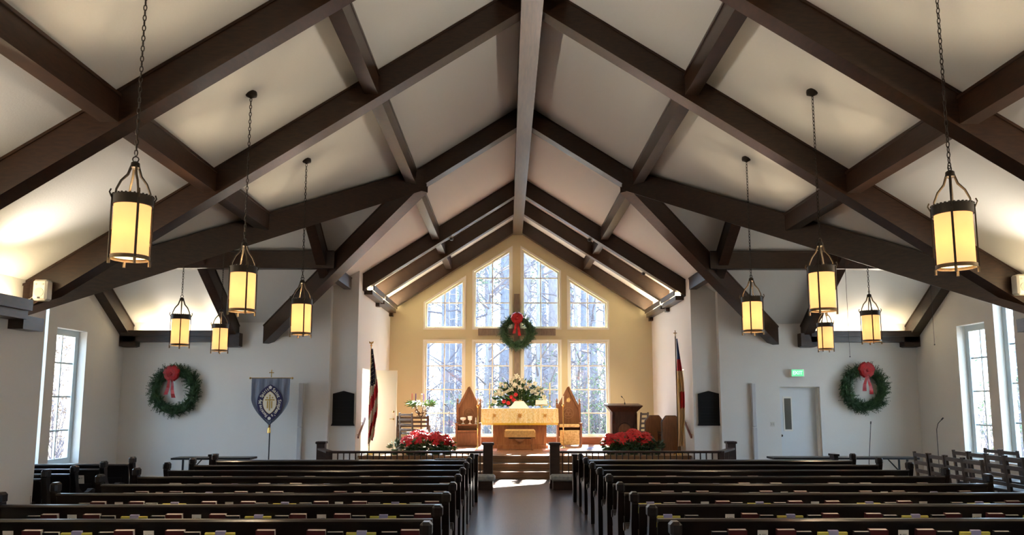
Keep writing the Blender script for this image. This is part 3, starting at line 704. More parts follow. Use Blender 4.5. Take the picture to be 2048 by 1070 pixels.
# ------------------------------------------------------------------ altar
AX, AY = .335, 20.45
al = empty('altar', (AX, AY, PL), label='wooden altar table in the middle of the chancel platform', cat='altar')
b = MB(); b.box(-.70, .70, -.02, .62, .10, .985); b.build('body', 'altar', al)
MB().box(-.74, .74, -.06, .66, 0, .10).build('plinth', 'altar', al)
MB().box(-.98, .98, -.06, .72, .985, 1.03).build('table_top', 'altar', al)
MB().box(-.66, .66, -.035, -.02, .55, .62).build('panel_rail', 'altar', al)
for x in (-.66, -.22, .22, .66): MB().box(x - .035, x + .035, -.036, -.021, .10, .985).build('panel_stile', 'altar', al)
b = MB(); b.lathe([(.13, 0), (.13, .012), (.10, .02), (.10, .012)], n=24); o = b.build('roundel', 'carve', al, loc=(0, -.035, .30)); o.rotation_euler = (R(90), 0, 0)
fc = empty('altar_frontal', (AX, AY, PL + 1.032), label='gold brocade cloth with yellow fringe hanging over the altar edge', cat='cloth')
b = MB(); b.box(-1.0, 1.0, -.10, .70, 0, .012); b.build('cloth_top', 'linen', fc)
b = MB(); N = 60
def wav(x, z): return -.105 - .012 * math.sin(x * 23) * (-z) * 2.2 - .006 * math.sin(x * 51 + 1)
for i in range(N):
    x0_, x1_ = -1.005 + 2.01 * i / N, -1.005 + 2.01 * (i + 1) / N
    for z0_, z1_ in ((0.012, -.18), (-.18, -.37)):
        b.hexa([(x0_, wav(x0_, z0_), z0_), (x1_, wav(x1_, z0_), z0_), (x1_, wav(x1_, z1_), z1_), (x0_, wav(x0_, z1_), z1_)], [(x0_, wav(x0_, z0_) + .006, z0_), (x1_, wav(x1_, z0_) + .006, z0_), (x1_, wav(x1_, z1_) + .006, z1_), (x0_, wav(x0_, z1_) + .006, z1_)])
b.build('front_drop', 'fabric_gold', fc)
b = MB()
for s in (-1, 1): b.hexa([(s * 1.002, -.10, 0.01), (s * 1.002, .68, 0.01), (s * 1.012, .68, -.36), (s * 1.012, -.10, -.36)], [(s * 1.009, -.10, 0.01), (s * 1.009, .68, 0.01), (s * 1.02, .68, -.36), (s * 1.02, -.10, -.36)])
b.build('side_drop', 'fabric_gold', fc)
b = MB()
for i in range(N * 3):
    x0_ = -1.0 + 2.0 * i / (N * 3); b.box(x0_, x0_ + .009, wav(x0_, -.37) - .004, wav(x0_, -.37) + .002, -.415, -.36)
o = b.build('fringe', 'fringe', fc); o['kind'] = 'stuff'
for x in (-.66, 0, .66):
    b = MB(); q = .055 if x else .075
    for k in range(8):
        a = math.pi / 4 * k; b.leaf((x, -.128, -.17), (math.cos(a), 0, math.sin(a)), q, q * .45, (0, -1, 0), .02)
    for k in range(4):
        a = math.pi / 2 * k + .78; b.ball((x + q * .8 * math.cos(a), -.128, -.17 + q * .8 * math.sin(a)), .012, 6, 4, (1, .3, 1))
    b.build('embroidered_emblem', 'gold2', fc)
# stole-like runner ends on the vested missal and chalice veil
v = MB(); v.hexa([(-.27, -.22, 0), (.27, -.22, 0), (.27, .14, 0), (-.27, .14, 0)], [(-.115, -.12, .19), (.115, -.12, .19), (.115, .06, .19), (-.115, .06, .19)])
o = v.build('chalice_veil', 'linen', loc=(AX - .01, AY + .24, PL + 1.046)); tag(o, 'white linen veil standing like a small tent in the middle of the altar', 'veil')
o = empty('missal_stand', (AX + .58, AY + .22, PL + 1.046), label='brass missal stand holding an open book on the right of the altar', cat='book stand')
MB().lathe([(.075, 0), (.075, .012), (.02, .025), (.016, .08)], n=14).build('base', 'brass', o, smooth=True)
b = MB(); b.hexa([(-.17, -.10, .075), (.17, -.10, .075), (.15, .08, .20), (-.15, .08, .20)], [(-.17, -.105, .09), (.17, -.105, .09), (.15, .075, .215), (-.15, .075, .215)]); b.build('ledge', 'brass', o)
b = MB(); b.hexa([(-.16, -.108, .092), (0, -.10, .10), (0, .06, .21), (-.14, .05, .21)], [(-.16, -.112, .106), (0, -.10, .106), (0, .055, .218), (-.14, .045, .224)]); b.hexa([(.16, -.108, .092), (0, -.10, .10), (0, .06, .21), (.14, .05, .21)], [(.16, -.112, .106), (0, -.10, .106), (0, .055, .218), (.14, .045, .224)]); b.build('open_book', 'paper', o)
def candlestick(name, p, hs, hc, label, rad=.10, rs=.012):
    o = empty(name, p, label=label, cat='candlestick')
    MB().lathe([(rad, 0), (rad, .012), (rad * .55, .03), (rs * 1.8, .055), (rs, .09), (rs, hs * .45), (rs * 2, hs * .47), (rs, hs * .49), (rs, hs * .93), (rs * 1.9, hs * .95), (rs * 3.2, hs * .985), (rs * 3.4, hs)], n=14).build('stick', 'brass', o, smooth=True)
    MB().lathe([(.019, hs), (.019, hs + hc), (.006, hs + hc + .006)], n=10).build('candle', 'candle', o, smooth=True)
    return o
candlestick('altar_candlestick', (AX - .80, AY + .45, PL + 1.046), .40, .28, 'tall brass candlestick with cream candle at the left end of the altar', .07)
candlestick('altar_candlestick', (AX + .82, AY + .45, PL + 1.046), .40, .28, 'tall brass candlestick with cream candle at the right end of the altar', .07)
candlestick('standing_candlestick', (-.755, 20.2, PL), 1.14, .16, 'floor-standing brass candlestick beside the left throne chair', .13, .015)
candlestick('paschal_stand', (1.49, 20.6, PL), 1.15, .22, 'slim floor-standing candlestick with white collar before the right throne chair', .13, .012)
# bench before the altar
o = empty('altar_bench', (.33, 19.95, PL), label='small oak bench with tan velvet cover in front of the altar', cat='bench')
for s in (-1, 1):
    for y in (-.13, .13): MB().bar((s * .31, y * 1.3, 0), (s * .30, y, .42), .045, .045).build('leg', 'altar', o)
    MB().box(s * .305 - .02, s * .305 + .02, -.13, .13, .10, .15).build('side_rail', 'altar', o)
MB().box(-.34, .34, -.15, .15, .36, .42).build('apron', 'chair', o)
MB().box(-.29, .29, -.02, .02, .28, .31).build('stretcher', 'chair', o)
b = MB().cbox(-.39, .39, -.19, .19, .42, .52, .03); b.box(-.395, .395, -.195, -.18, .33, .45); b.box(-.395, .395, .18, .195, .33, .45); b.box(.382, .396, -.19, .19, .29, .45); b.box(-.396, -.382, -.19, .19, .34, .45)
b.build('velvet_cover', 'velvet', o)

# ------------------------------------------------------------------ throne chairs
def throne(x, y, kind, label):
    o = empty('throne_chair', (x, y, PL), label=label, cat='chair'); w = .32
    back = [(-w + .03, .25), (w - .03, .25), (w - .03, 1.05), (0, 1.62), (-w + .03, 1.05)]
    MB().prism([(a, .20, z) for a, z in back], (0, .05, 0)).build('back_panel', 'throne', o)
    b = MB()
    for a_, c_ in ((back[2], back[3]), (back[3], back[4])): b.bar((a_[0], .18, a_[1]), (c_[0], .18, c_[1] + .02), .06, .05, up=(0, 1, 0))
    b.build('gable_moulding', 'throne', o)
    for s in (-1, 1):
        p = MB().box(s * w - .03, s * w + .03, .15, .27, 0, 1.16).build('back_post', 'throne', o)
        MB().lathe([(.02, 1.16), (.032, 1.18), (.014, 1.21), (.034, 1.25), (.02, 1.285), (.002, 1.32)], (s * w, .21, 0), n=10).build('finial', 'throne', p, smooth=True)
        MB().hexa([(s * w - .025, -.22, 0), (s * w + .025, -.22, 0), (s * w + .025, .16, 0), (s * w - .025, .16, 0)], [(s * w - .025, -.22, .58), (s * w + .025, -.22, .58), (s * w + .025, .16, .66), (s * w - .025, .16, .66)]).build('side_panel', 'throne', o)
        MB().cbox(s * w - .04, s * w + .04, -.26, .18, .60, .64, .01).build('arm', 'throne', o)
    MB().tube([(.15 * math.cos(a), .19, .90 + .15 * math.sin(a)) for a in [2 * math.pi * k / 24 for k in range(24)]], .009, 6, closed=True).build('carved_ring', 'carve', o, smooth=True)
    b = MB()
    for k in range(3):
        a = math.pi / 2 + 2 * math.pi / 3 * k; b.tube([(.06 * math.cos(a) + .05 * math.cos(t), .19, .90 + .06 * math.sin(a) + .05 * math.sin(t)) for t in [2 * math.pi * j / 12 for j in range(12)]], .007, 5, closed=True)
    b.build('carved_trefoil', 'carve', o, smooth=True)
    MB().box(-w + .03, w - .03, -.22, .19, .38, .44).build('seat', 'throne', o)
    if kind == 'left':
        MB().box(-w + .03, w - .03, -.20, -.17, 0, .37).build('front_panel', 'throne', o)
        MB().box(-w + .03, w - .03, -.23, .1, .57, .60).build('shelf', 'throne', o)
        MB().box(-w + .03, w - .03, -.225, -.20, .02, .08).build('base_moulding', 'throne', o)
    else:
        MB().cbox(-w + .04, w - .04, -.25, .15, .52, .60, .02).build('seat_cushion', 'tapestry', o)
        MB().cbox(-w + .05, w - .05, -.26, -.20, .04, .44, .015).build('front_tapestry', 'tapestry', o)
        MB().prism([(-.05, .175, 1.22), (.03, .175, 1.20), (.07, .175, 1.27), (.03, .175, 1.34), (-.04, .175, 1.30)], (0, .02, 0)).build('pale_shield', 'tapestry', o)
    return o
throne(-1.075, 21.75, 'left', 'tall pointed-back oak throne chair left of the altar, small white vessels on its shelf')
throne(1.73, 21.75, 'right', 'tall pointed-back oak throne chair right of the altar with tapestry cushions')
def cup(x, prof, lab, c='linen'):
    o = MB().lathe(prof, (0, 0, 0), n=14).build('vessel', c, smooth=True, loc=(x, 21.66, PL + .602)); tag(o, lab, 'vessel')
ch = [(.05, 0), (.048, .01), (.012, .03), (.012, .09), (.02, .10)]
cup(-1.22, ch + [(.07, .12), (.085, .16), (.07, .185), (.01, .19)], 'white covered bowl on a foot, leftmost on the left throne shelf')
cup(-1.03, ch + [(.055, .12), (.065, .21), (.06, .22), (.01, .225)], 'white goblet, middle vessel on the left throne shelf')
cup(-.87, [(.035, 0), (.03, .012), (.01, .03), (.022, .07), (.012, .12), (.014, .16), (.004, .19)], 'small white cruet, rightmost on the left throne shelf')

# ------------------------------------------------------------------ pulpit
o = empty('pulpit', (2.86, 18.95, PL), label='dark wooden pulpit with arched front panel and flaring top', cat='pulpit')
MB().box(-.29, .29, 0, .42, .05, .98).build('body', 'pulpit', o); MB().box(-.33, .33, -.04, .46, 0, .06).build('plinth', 'pulpit', o)
MB().hexa([(-.31, -.03, .98), (.31, -.03, .98), (.31, .44, .98), (-.31, .44, .98)], [(-.42, -.14, 1.10), (.42, -.14, 1.10), (.42, .5, 1.14), (-.42, .5, 1.14)]).build('cornice', 'pulpit', o)
MB().hexa([(-.43, -.15, 1.10), (.43, -.15, 1.10), (.43, .5, 1.14), (-.43, .5, 1.14)], [(-.43, -.15, 1.13), (.43, -.15, 1.13), (.43, .5, 1.18), (-.43, .5, 1.18)]).build('book_rest', 'pulpit', o)
b = MB(); arch = [(-.15, .06), (.15, .06), (.15, .52)] + [(.15 * math.cos(t), .52 + .15 * math.sin(t) * 1.15) for t in [math.pi * k / 12 for k in range(1, 12)]] + [(-.15, .52)]
b.prism([(x, -.02, z) for x, z in arch], (0, .025, 0)); b.build('arched_panel', 'throne', o)
b = MB(); pts = [(.175, -.02, .06), (.175, -.02, .52)] + [(.175 * math.cos(t), -.02, .52 + .175 * math.sin(t) * 1.15) for t in [math.pi * k / 12 for k in range(1, 12)]] + [(-.175, -.02, .52), (-.175, -.02, .06)]
b.tube(pts, .014, 6); b.build('arch_moulding', 'pulpit', o, smooth=True)
MB().box(-.012, .012, -.035, -.02, .15, .50).box(-.07, .07, -.035, -.02, .36, .385).build('carved_cross', 'pulpit', o)
for s in (-1, 1):
    c = MB().box(s * .27 - .035, s * .27 + .035, -.045, .02, .06, .92).build('corner_pilaster', 'pulpit', o)
    MB().prism([(s * .27 - .03, -.045, .70), (s * .27 - .03, -.10, .92), (s * .27 - .03, -.045, .98)], (.06, 0, 0)).build('bracket', 'pulpit', c)
MB().box(-.26, .26, .0 - .012, 0, .72, .98).build('frieze', 'pulpit', o)
def mic(name, p, pts, label, r=.004, base=.0):
    o = empty(name, p, label=label, cat='microphone')
    MB().tube(pts, r, 6).build('gooseneck', 'black', o, smooth=True)
    a, b_ = Vector(pts[-2]), Vector(pts[-1]); d = (b_ - a).normalized()
    MB().tube([b_, b_ + d * .05], [.011, .013], 8).build('capsule', 'black', o, smooth=True)
    if base: MB().lathe([(base, 0), (base, .012), (.015, .02), (.012, .05)], n=16).build('base', 'black', o, smooth=True)
    return o
mic('pulpit_microphone', (2.90, 19.1, PL + 1.155), [(0, 0, 0), (0, 0, .07), (-.02, -.02, .13), (-.06, -.04, .17)], 'short gooseneck microphone on the pulpit top', base=.02)
mic('floor_microphone', tuple(at(898, 893, 19.6).xy) + (PL,), [(0, 0, 0), (0, 0, 1.0), (-.03, 0, 1.08), (-.09, 0, 1.13)], 'thin black standing microphone left of the left throne', .006, .08)
mic('floor_microphone', (6.55, 14.2, 0), [(0, 0, 0), (.03, 0, .6), (.10, 0, 1.28)], 'thin black microphone stand left of the ladder-back chairs', .006, .10)
mic('floor_microphone', (7.30, 13.2, 0), [(0, 0, 0), (0, 0, 1.22), (.03, 0, 1.32), (.09, 0, 1.38)], 'thin black microphone stand rising above the ladder-back chairs', .006, .10)

# ------------------------------------------------------------------ rugs
tag(MB().box(-1.0, 1.0, -.55, .55, 0, .012).build('oriental_rug', 'carpet', loc=(-1.25, 19.9, PL)), 'red and cream patterned rug left of the altar', 'rug')
tag(MB().box(-.55, .55, -.55, .55, 0, .012).build('oriental_rug', 'carpet', loc=(1.45, 19.8, PL)), 'red and cream patterned rug right of the altar before the throne', 'rug')
tag(MB().box(-.4, .4, -.5, .5, 0, .012).build('blue_rug', 'bluecloth', loc=(2.45, 20.6, PL)), 'blue rug between the right throne and the pulpit', 'rug')

# ------------------------------------------------------------------ wreaths
def bow(parent, p, sc, tails=True):
    o = bpy.data.objects.new('bow', None); COL.objects.link(o); o.parent = parent; o.location = p
    def loop(a, L, w, lift):
        b = MB(); d = Vector((math.cos(a), 0, math.sin(a))); q = Vector((-math.sin(a), 0, math.cos(a))); N = 9; pr = []
        for k in range(N):
            t = k / (N - 1); ang = t * 2 * math.pi
            pr.append(d * (L * (1 - math.cos(ang)) / 2) + Vector((0, -1, 0)) * (lift * math.sin(ang) * 1.0 + .02))
        for k in range(N - 1):
            w0 = w * (.35 + .65 * math.sin(math.pi * k / (N - 1))); w1 = w * (.35 + .65 * math.sin(math.pi * (k + 1) / (N - 1)))
            b.f([b.v(pr[k] - q * w0 / 2), b.v(pr[k] + q * w0 / 2), b.v(pr[k + 1] + q * w1 / 2), b.v(pr[k + 1] - q * w1 / 2)])
        return b
    for a, L in ((22, .17), (158, .17), (62, .17), (118, .17), (-18, .15), (198, .15), (90, .15), (-50, .15), (230, .15), (42, .12), (138, .12), (-80, .12)):
        loop(R(a), L * sc, .10 * sc, .055 * sc).build('ribbon_loop', 'red', o, smooth=True)
    MB().ball((0, -.05 * sc, 0), .035 * sc, 8, 6).build('knot', 'red', o, smooth=True)
    if tails:
        for s, L in ((-.05, .40), (.04, .46)):
            b = MB(); N = 7
            for k in range(N - 1):
                t0, t1 = k / (N - 1), (k + 1) / (N - 1); f_ = lambda t: Vector((s * t * 1.6 * sc, -.04 * sc - .018 * math.sin(t * 9 + s * 30) * sc, -L * t * sc)); w0 = (.03 + .05 * t0) * sc; w1 = (.03 + .05 * t1) * sc
                b.f([b.v(f_(t0) - Vector((w0 / 2, 0, 0))), b.v(f_(t0) + Vector((w0 / 2, 0, 0))), b.v(f_(t1) + Vector((w1 / 2, 0, 0))), b.v(f_(t1) - Vector((w1 / 2, 0, 0)))])
            b.build('ribbon_tail', 'red', o, smooth=True)
def wreath(c, Rm, rt, n, label, sc=1, leafL=.10, berries=False, mt='green'):
    o = empty('wreath', c, label=label, cat='wreath')
    MB().tube([(Rm * math.cos(t), 0, Rm * math.sin(t)) for t in [2 * math.pi * k / 40 for k in range(40)]], rt * .55, 8, closed=True).build('frame_ring', 'green', o, smooth=True)
    rng = random.Random(label); b = MB()
    for i in range(n):
        t = rng.uniform(0, 2 * math.pi); ph = rng.uniform(-2.6, .0 + 2.6); cc = Vector((math.cos(t), 0, math.sin(t)))
        rad = cc * math.cos(ph) + Vector((0, -1, 0)) * abs(math.sin(ph)); p = cc * Rm + rad * rt * .5
        tan = Vector((-math.sin(t), 0, math.cos(t))) * (1 if rng.random() < .8 else -1)
        d = (rad * rng.uniform(.5, 1.2) + tan * rng.uniform(.2, 1.1) + Vector((rng.uniform(-.3, .3), rng.uniform(-.3, .2), rng.uniform(-.3, .3)))).normalized()
        L = leafL * rng.uniform(.8, 1.5)
        # sprig: a stem with paired needles
        a = d.cross(rad)
        if a.length < .05: a = d.cross(Vector((0, 1, 0)))
        a.normalize()
        for j in range(4):
            q = p + d * L * j / 3.2
            for s in (-1, 1): b.leaf(q, d * .8 + a * s * .8, L * .42 * (1 - j * .12), .016, rad, .1)
        b.leaf(p, d, L * 1.2, .02, rad, .1)
    f = b.build('foliage', mt, o); f['kind'] = 'stuff'
    return o
w = wreath((-7.44, 17.42, 1.93), .43, .17, 620, 'big green fir wreath with red bow on the left transept wall'); bow(w, (-.03, -.14, .37), 1.15)
w = wreath((8.04, 17.42, 1.98), .41, .17, 620, 'big green fir wreath with red bow on the right transept wall'); bow(w, (.02, -.14, .40), 1.15)
w = wreath((.29, 22.30, 3.69), .39, .16, 620, 'green wreath with red bow hanging on the wooden cross'); bow(w, (.0, -.14, .38), 1.1)

# cross
o = empty('wooden_cross', (.287, 22.43, 2.0), label='large weathered wooden cross hanging on the front wall between the middle windows', cat='cross')
MB().box(-.082, .082, -.05, .04, -.25, 2.82).build('upright', 'weather', o)
MB().box(-1.13, -.083, -.045, .035, 1.60, 1.80).build('cross_arm', 'weather', o); MB().box(.083, 1.13, -.045, .035, 1.60, 1.80).build('cross_arm', 'weather', o)

# ------------------------------------------------------------------ flowers behind the altar
rng = random.Random(3)
o = empty('flower_arrangement', (AX, AY + .62, PL + 1.046), label='big arrangement of white flowers and magnolia leaves behind the altar', cat='flowers')
MB().lathe([(.10, 0), (.16, .02), (.20, .12), (.17, .20), (.01, .2)], n=14).build('bowl', 'brass', o, smooth=True)
b = MB(); b2 = MB()
for i in range(1100):
    a = rng.uniform(-.15, math.pi + .15); rr = rng.uniform(.15, 1.0) ; x = math.cos(a) * .70 * rr; z = .10 + max(0, math.sin(a)) * .62 * rr
    d = Vector((math.cos(a) * .8 + rng.uniform(-.4, .4), rng.uniform(-1, .3), math.sin(a) * .8 + rng.uniform(-.5, .4)))
    (b if rng.random() < .6 else b2).leaf((x, rng.uniform(-.16, .10), z), d, rng.uniform(.09, .17), rng.uniform(.035, .06))
for nm, bb, mt in (('foliage', b, 'green3'), ('light_foliage', b2, 'green2')):
    q = bb.build(nm, mt, o); q['kind'] = 'stuff'
for k in range(30):
    if k < 18: a = math.pi * (k + .5) / 18; x, z = math.cos(a) * .64, .18 + math.sin(a) * .60 + rng.uniform(-.05, .05)
    else: a = math.pi * (k - 17) / 13; x, z = math.cos(a) * .44, .26 + math.sin(a) * .36
    b = MB(); p = Vector((x + rng.uniform(-.06, .06), -.19 + rng.uniform(-.05, .03), z + rng.uniform(-.08, .06)))
    for j in range(16): b.leaf(p, (rng.uniform(-1, 1), rng.uniform(-1, .1), rng.uniform(-.8, 1)), rng.uniform(.07, .10), .06)
    b.build('white_bloom', 'flower', o)
for x, z in ((-.42, .18), (-.30, .14), (-.16, .22), (-.10, .36), (-.22, .30)):
    b = MB()
    for j in range(9): a = 2 * math.pi * j / 9; b.leaf((x, -.23, z), (math.cos(a), -.3, math.sin(a)), .07, .035, (0, -1, 0))
    b.build('red_bloom', 'bract', o)

# ------------------------------------------------------------------ poinsettias
def poinsettia(x, y, r, h, label, seed, n=18):
    rng = random.Random(seed); o = empty('poinsettia', (x, y, PL), label=label, cat='poinsettia')
    MB().lathe([(.085, 0), (.095, .01), (.12, .15), (.128, .165), (.118, .17), (.01, .165)], n=14).build('pot', 'pot', o, smooth=True)
    b = MB()
    for i in range(10): a = rng.uniform(0, 6.28); b.tube([(0, 0, .15), (math.cos(a) * r * .35, math.sin(a) * r * .35, h * .6), (math.cos(a) * r * .6, math.sin(a) * r * .6, h * .82)], .006, 5)
    b.build('stems', 'green2', o)
    b = MB()
    for i in range(110):
        a = rng.uniform(0, 6.28); q = rng.uniform(.3, .95) * r; b.leaf((math.cos(a) * q, math.sin(a) * q, rng.uniform(.06, h * .8)), (math.cos(a), math.sin(a), rng.uniform(-.6, .2)), rng.uniform(.09, .14), .06)
    f = b.build('leaves', 'green3', o); f['kind'] = 'stuff'
    for k in range(n):
        a = k * 2.4 + rng.uniform(-.3, .3); q = r * .95 * math.sqrt((k + .4) / n); p = Vector((math.cos(a) * q, math.sin(a) * q, h + .03 - .24 * (q / r) ** 2 + rng.uniform(-.03, .03)))
        b = MB(); out = Vector((math.cos(a) * q / r, math.sin(a) * q / r - .45, 1)).normalized()
        for ring, m_, L, el in ((0, 7, .115, .18), (1, 5, .075, .5)):
            for j in range(m_):
                t = 2 * math.pi * j / m_ + ring * .5 + rng.uniform(-.2, .2); e1 = out.orthogonal().normalized(); e2 = out.cross(e1)
                b.leaf(p, e1 * math.cos(t) + e2 * math.sin(t) + out * el, L * rng.uniform(.85, 1.15), L * .52, out, .12)
        b.build('red_bract_head', 'bract', o)
for i, (x, y, r, h, lb) in enumerate(((-2.28, 18.38, .23, .40, 'red potted poinsettia, leftmost behind the left rail'), (-1.98, 18.30, .24, .50, 'red potted poinsettia, second from the left and tallest behind the left rail'), (-1.66, 18.34, .24, .46, 'red potted poinsettia behind the left rail, second from the aisle'), (-1.42, 18.42, .17, .38, 'red potted poinsettia behind the left rail, closest to the steps'), (-2.12, 18.62, .22, .50, 'red poinsettia in the back of the left group'),
        (2.44, 18.38, .20, .42, 'red potted poinsettia behind the right rail, closest to the steps'), (2.68, 18.30, .24, .47, 'red potted poinsettia behind the right rail, second from the aisle'), (2.98, 18.34, .25, .52, 'red potted poinsettia, middle and tallest behind the right rail'), (3.27, 18.40, .20, .44, 'red potted poinsettia, rightmost behind the right rail'))):
    poinsettia(x, y, r, h, lb, i + 5)
for x, lb in ((-2.62, 'small broad-leaved green plant left of the left poinsettias'), (3.52, 'small broad-leaved green plant right of the right poinsettias')):
    rng = random.Random(lb); o = empty('leafy_plant', (x, 18.25, PL), label=lb, cat='plant')
    MB().lathe([(.06, 0), (.08, .13), (.01, .13)], n=12).build('pot', 'pot', o, smooth=True); b = MB()
    for i in range(34): a = rng.uniform(0, 6.28); b.leaf((math.cos(a) * .05, math.sin(a) * .05, rng.uniform(.12, .3)), (math.cos(a), math.sin(a), rng.uniform(.1, 1.2)), rng.uniform(.12, .2), .06)
    f = b.build('leaves', 'leafo', o); f['kind'] = 'stuff'

# advent wreath stand
o = empty('advent_stand', (-2.15, 19.55, PL), label='tall stand carrying an evergreen ring with coloured candles, left of the altar', cat='candle stand')
MB().lathe([(.14, 0), (.14, .015), (.03, .04), (.018, .10), (.016, .85), (.03, .88)], n=14).build('stand', 'ironlt', o, smooth=True)
b = MB(); rng = random.Random(5)
for k in range(5):
    a = 2 * math.pi * k / 5; pr = [(math.cos(a) * q * .9, math.sin(a) * q * .9, z) for q, z in ((.02, .80), (.10, .90), (.16, 1.05), (.25, 1.14))]; b.tube(pr, .008, 5)
    for j in range(14): t = rng.uniform(0, 1); b.ball((math.cos(a + .3) * (.04 + .2 * t) + rng.uniform(-.04, .04), math.sin(a + .3) * (.04 + .2 * t), .84 + .28 * t + rng.uniform(-.03, .03)), .016, 6, 4)
b.build('openwork_basket', 'ironlt', o)
b = MB()
for i in range(330): a = rng.uniform(0, 6.28); q = rng.uniform(.10, .30); b.leaf((math.cos(a) * q, math.sin(a) * q, 1.14 + rng.uniform(0, .10)), (math.cos(a), math.sin(a), rng.uniform(-.7, .5)), rng.uniform(.10, .19), .028)
f = b.build('evergreen_foliage', 'green2', o); f['kind'] = 'stuff'
for a, q, mt, nm in ((180, .24, 'candp', 'pink candle'), (230, .20, 'candv', ''), (70, .12, 'candv', ''), (330, .24, 'candv', '')):
    c = MB().lathe([(.013, 1.16), (.012, 1.42), (.003, 1.43)], n=8).build('taper_candle', mt, o, loc=(math.cos(R(a)) * q, math.sin(R(a)) * q, 0))
    if nm: c['label'] = nm
MB().lathe([(.02, 1.16), (.019, 1.41), (.003, 1.42)], n=8).build('centre_candle', 'candle', o)
# ------------------------------------------------------------------ chairs
def ladder_chair(name='ladder_back_chair', seat='seatblk', wood='chairdk', W=.22, H=.95):
    o = empty(name)
    for s in (-1, 1):
        MB().bar((s * W, .21, 0), (s * W, .20, .43), .035).bar((s * W, .20, .43), (s * W, .245, H), .035).build('back_post', wood, o)
        MB().box(s * W - .018, s * W + .018, -.21, -.175, 0, .43).build('leg', wood, o)
        MB().box(s * W - .012, s * W + .012, -.19, .2, .18, .21).build('stretcher', wood, o)
    MB().cbox(-W - .01, W + .01, -.22, .20, .43, .475, .01).build('seat', seat, o)
    for z in (.55, .67, .79, .905): MB().box(-W + .015, W - .015, .198 + (z - .43) * .085, .218 + (z - .43) * .085, z - .026, z + .026).build('back_slat', wood, o)
    return o
cpos = [(6.1, 11.70, 'left', 'farthest'), (6.1, 11.28, 'left', 'second farthest'), (6.1, 10.86, 'left', 'third'), (6.1, 10.44, 'left', 'nearest'),
        (6.92, 12.1, 'middle', 'farthest'), (6.92, 11.68, 'middle', 'second farthest'), (6.92, 11.26, 'middle', 'third'), (6.92, 10.84, 'middle', 'nearest'),
        (7.72, 12.6, 'right', 'farthest'), (7.72, 12.18, 'right', 'nearest')]
ch0 = None
for i, (x, D, row, nm) in enumerate(cpos):
    loc = (x + .25, D - .19, 0); rz = math.pi / 2 + (i * 37 % 7 - 3) * .012
    if ch0 is None: o = ch0 = ladder_chair(W=.185); o.location = loc; o.rotation_euler = (0, 0, rz)
    else: o = copy_tree(ch0, loc, rz)
    tag(o, f'{nm} ladder-back chair in the {row} row by the right transept windows', 'chair', 'ladder-back chairs in the right transept')
# drum
o = empty('black_drum', (7.28, 10.35, 0), label='large black round drum-like bin at the right edge beside the chairs', cat='bin')
MB().lathe([(.26, 0), (.27, .02), (.27, .86), (.26, .88), (.01, .88)], n=28).build('shell', 'seatblk', o, smooth=True)
for z in (.28, .55, .84): MB().lathe([(.272, z - .012), (.285, z), (.272, z + .012)], n=28).build('hoop', 'black', o, smooth=True)
# folding tables
for x0_, x1_, lb in ((-5.95, -4.55, 'long narrow dark table against the light in the left transept, behind the pews'), (4.75, 7.35, 'long narrow dark table behind the right pews below the white door')):
    o = empty('folding_table', ((x0_ + x1_) / 2, 14.1, 0), label=lb, cat='table'); h = (x1_ - x0_) / 2
    MB().box(-h, h, -.2, .2, .665, .70).build('table_top', 'black', o)
    for s in (-1, 1):
        for y in (-.15, .15): MB().box(s * (h - .2) - .014, s * (h - .2) + .014, y - .014, y + .014, 0, .665).build('leg', 'black', o)
        MB().bar((s * (h - .2), 0, .36), (s * (h - .48), 0, .665), .018).build('brace', 'black', o)
        MB().box(s * (h - .2) - .012, s * (h - .2) + .012, -.15, .15, .34, .365).build('cross_bar', 'black', o)
# left chancel: seats and music chairs
def settle(x, y, rz, label, wood='chair', W=.40, H=.86, slats=4, paper=False):
    o = empty('slat_back_bench', (x, y, PL), rz, label=label, cat='chair')
    for s in (-1, 1):
        MB().box(s * W - .025, s * W + .025, .17, .22, 0, H).build('back_post', wood, o); MB().box(s * W - .022, s * W + .022, -.22, -.18, 0, .60).build('leg', wood, o); MB().box(s * W - .03, s * W + .03, -.24, .2, .60, .63).build('arm', wood, o)
    MB().box(-W, W, -.2, .2, .40, .44).build('seat', wood, o)
    for k in range(slats): z = H - .05 - k * .105; MB().box(-W, W, .185, .205, z - .03, z + .03).build('back_slat', wood, o)
    return o
settle(-2.44, 20.35, math.pi, 'wooden slat-back bench behind the advent stand, left of the windows')
o = copy_tree(ch0, (-2.36, 19.25, PL), math.pi - .5); tag(o, 'slatted chair turned toward the altar before the left bench', 'chair'); 
if 'group' in o: del o['group']
# right chancel: arched stalls and a rack
def stall(x, y, rz, label):
    o = empty('prayer_stall', (x, y, PL), rz, label=label, cat='stall')
    pr = [(-.24, 0), (.24, 0), (.24, .74), (.13, .87), (-.13, .87), (-.24, .74)]
    MB().prism([(a, .12, z) for a, z in pr], (0, .035, 0)).build('back_panel', 'throne', o)
    b = MB()
    for i in range(1, 5): b.bar((pr[i][0], .115, pr[i][1]), (pr[(i + 1) % 6][0], .115, pr[(i + 1) % 6][1]), .03, .03, up=(0, 1, 0))
    b.build('edge_moulding', 'chair', o)
    MB().box(-.20, .20, -.2, .12, .38, .42).build('seat', 'pulpit', o)
    for s in (-1, 1): MB().box(s * .19 - .015, s * .19 + .015, -.2, -.17, 0, .45).build('leg', 'pulpit', o); MB().box(s * .19 - .02, s * .19 + .02, -.2, .12, .45, .48).build('arm', 'pulpit', o)
stall(3.68, 19.75, math.pi + .25, 'brown panelled stall with clipped top, left of two beside the pulpit')
stall(4.02, 19.35, math.pi + .25, 'brown panelled stall with clipped top, right of two behind the tricolour flag')
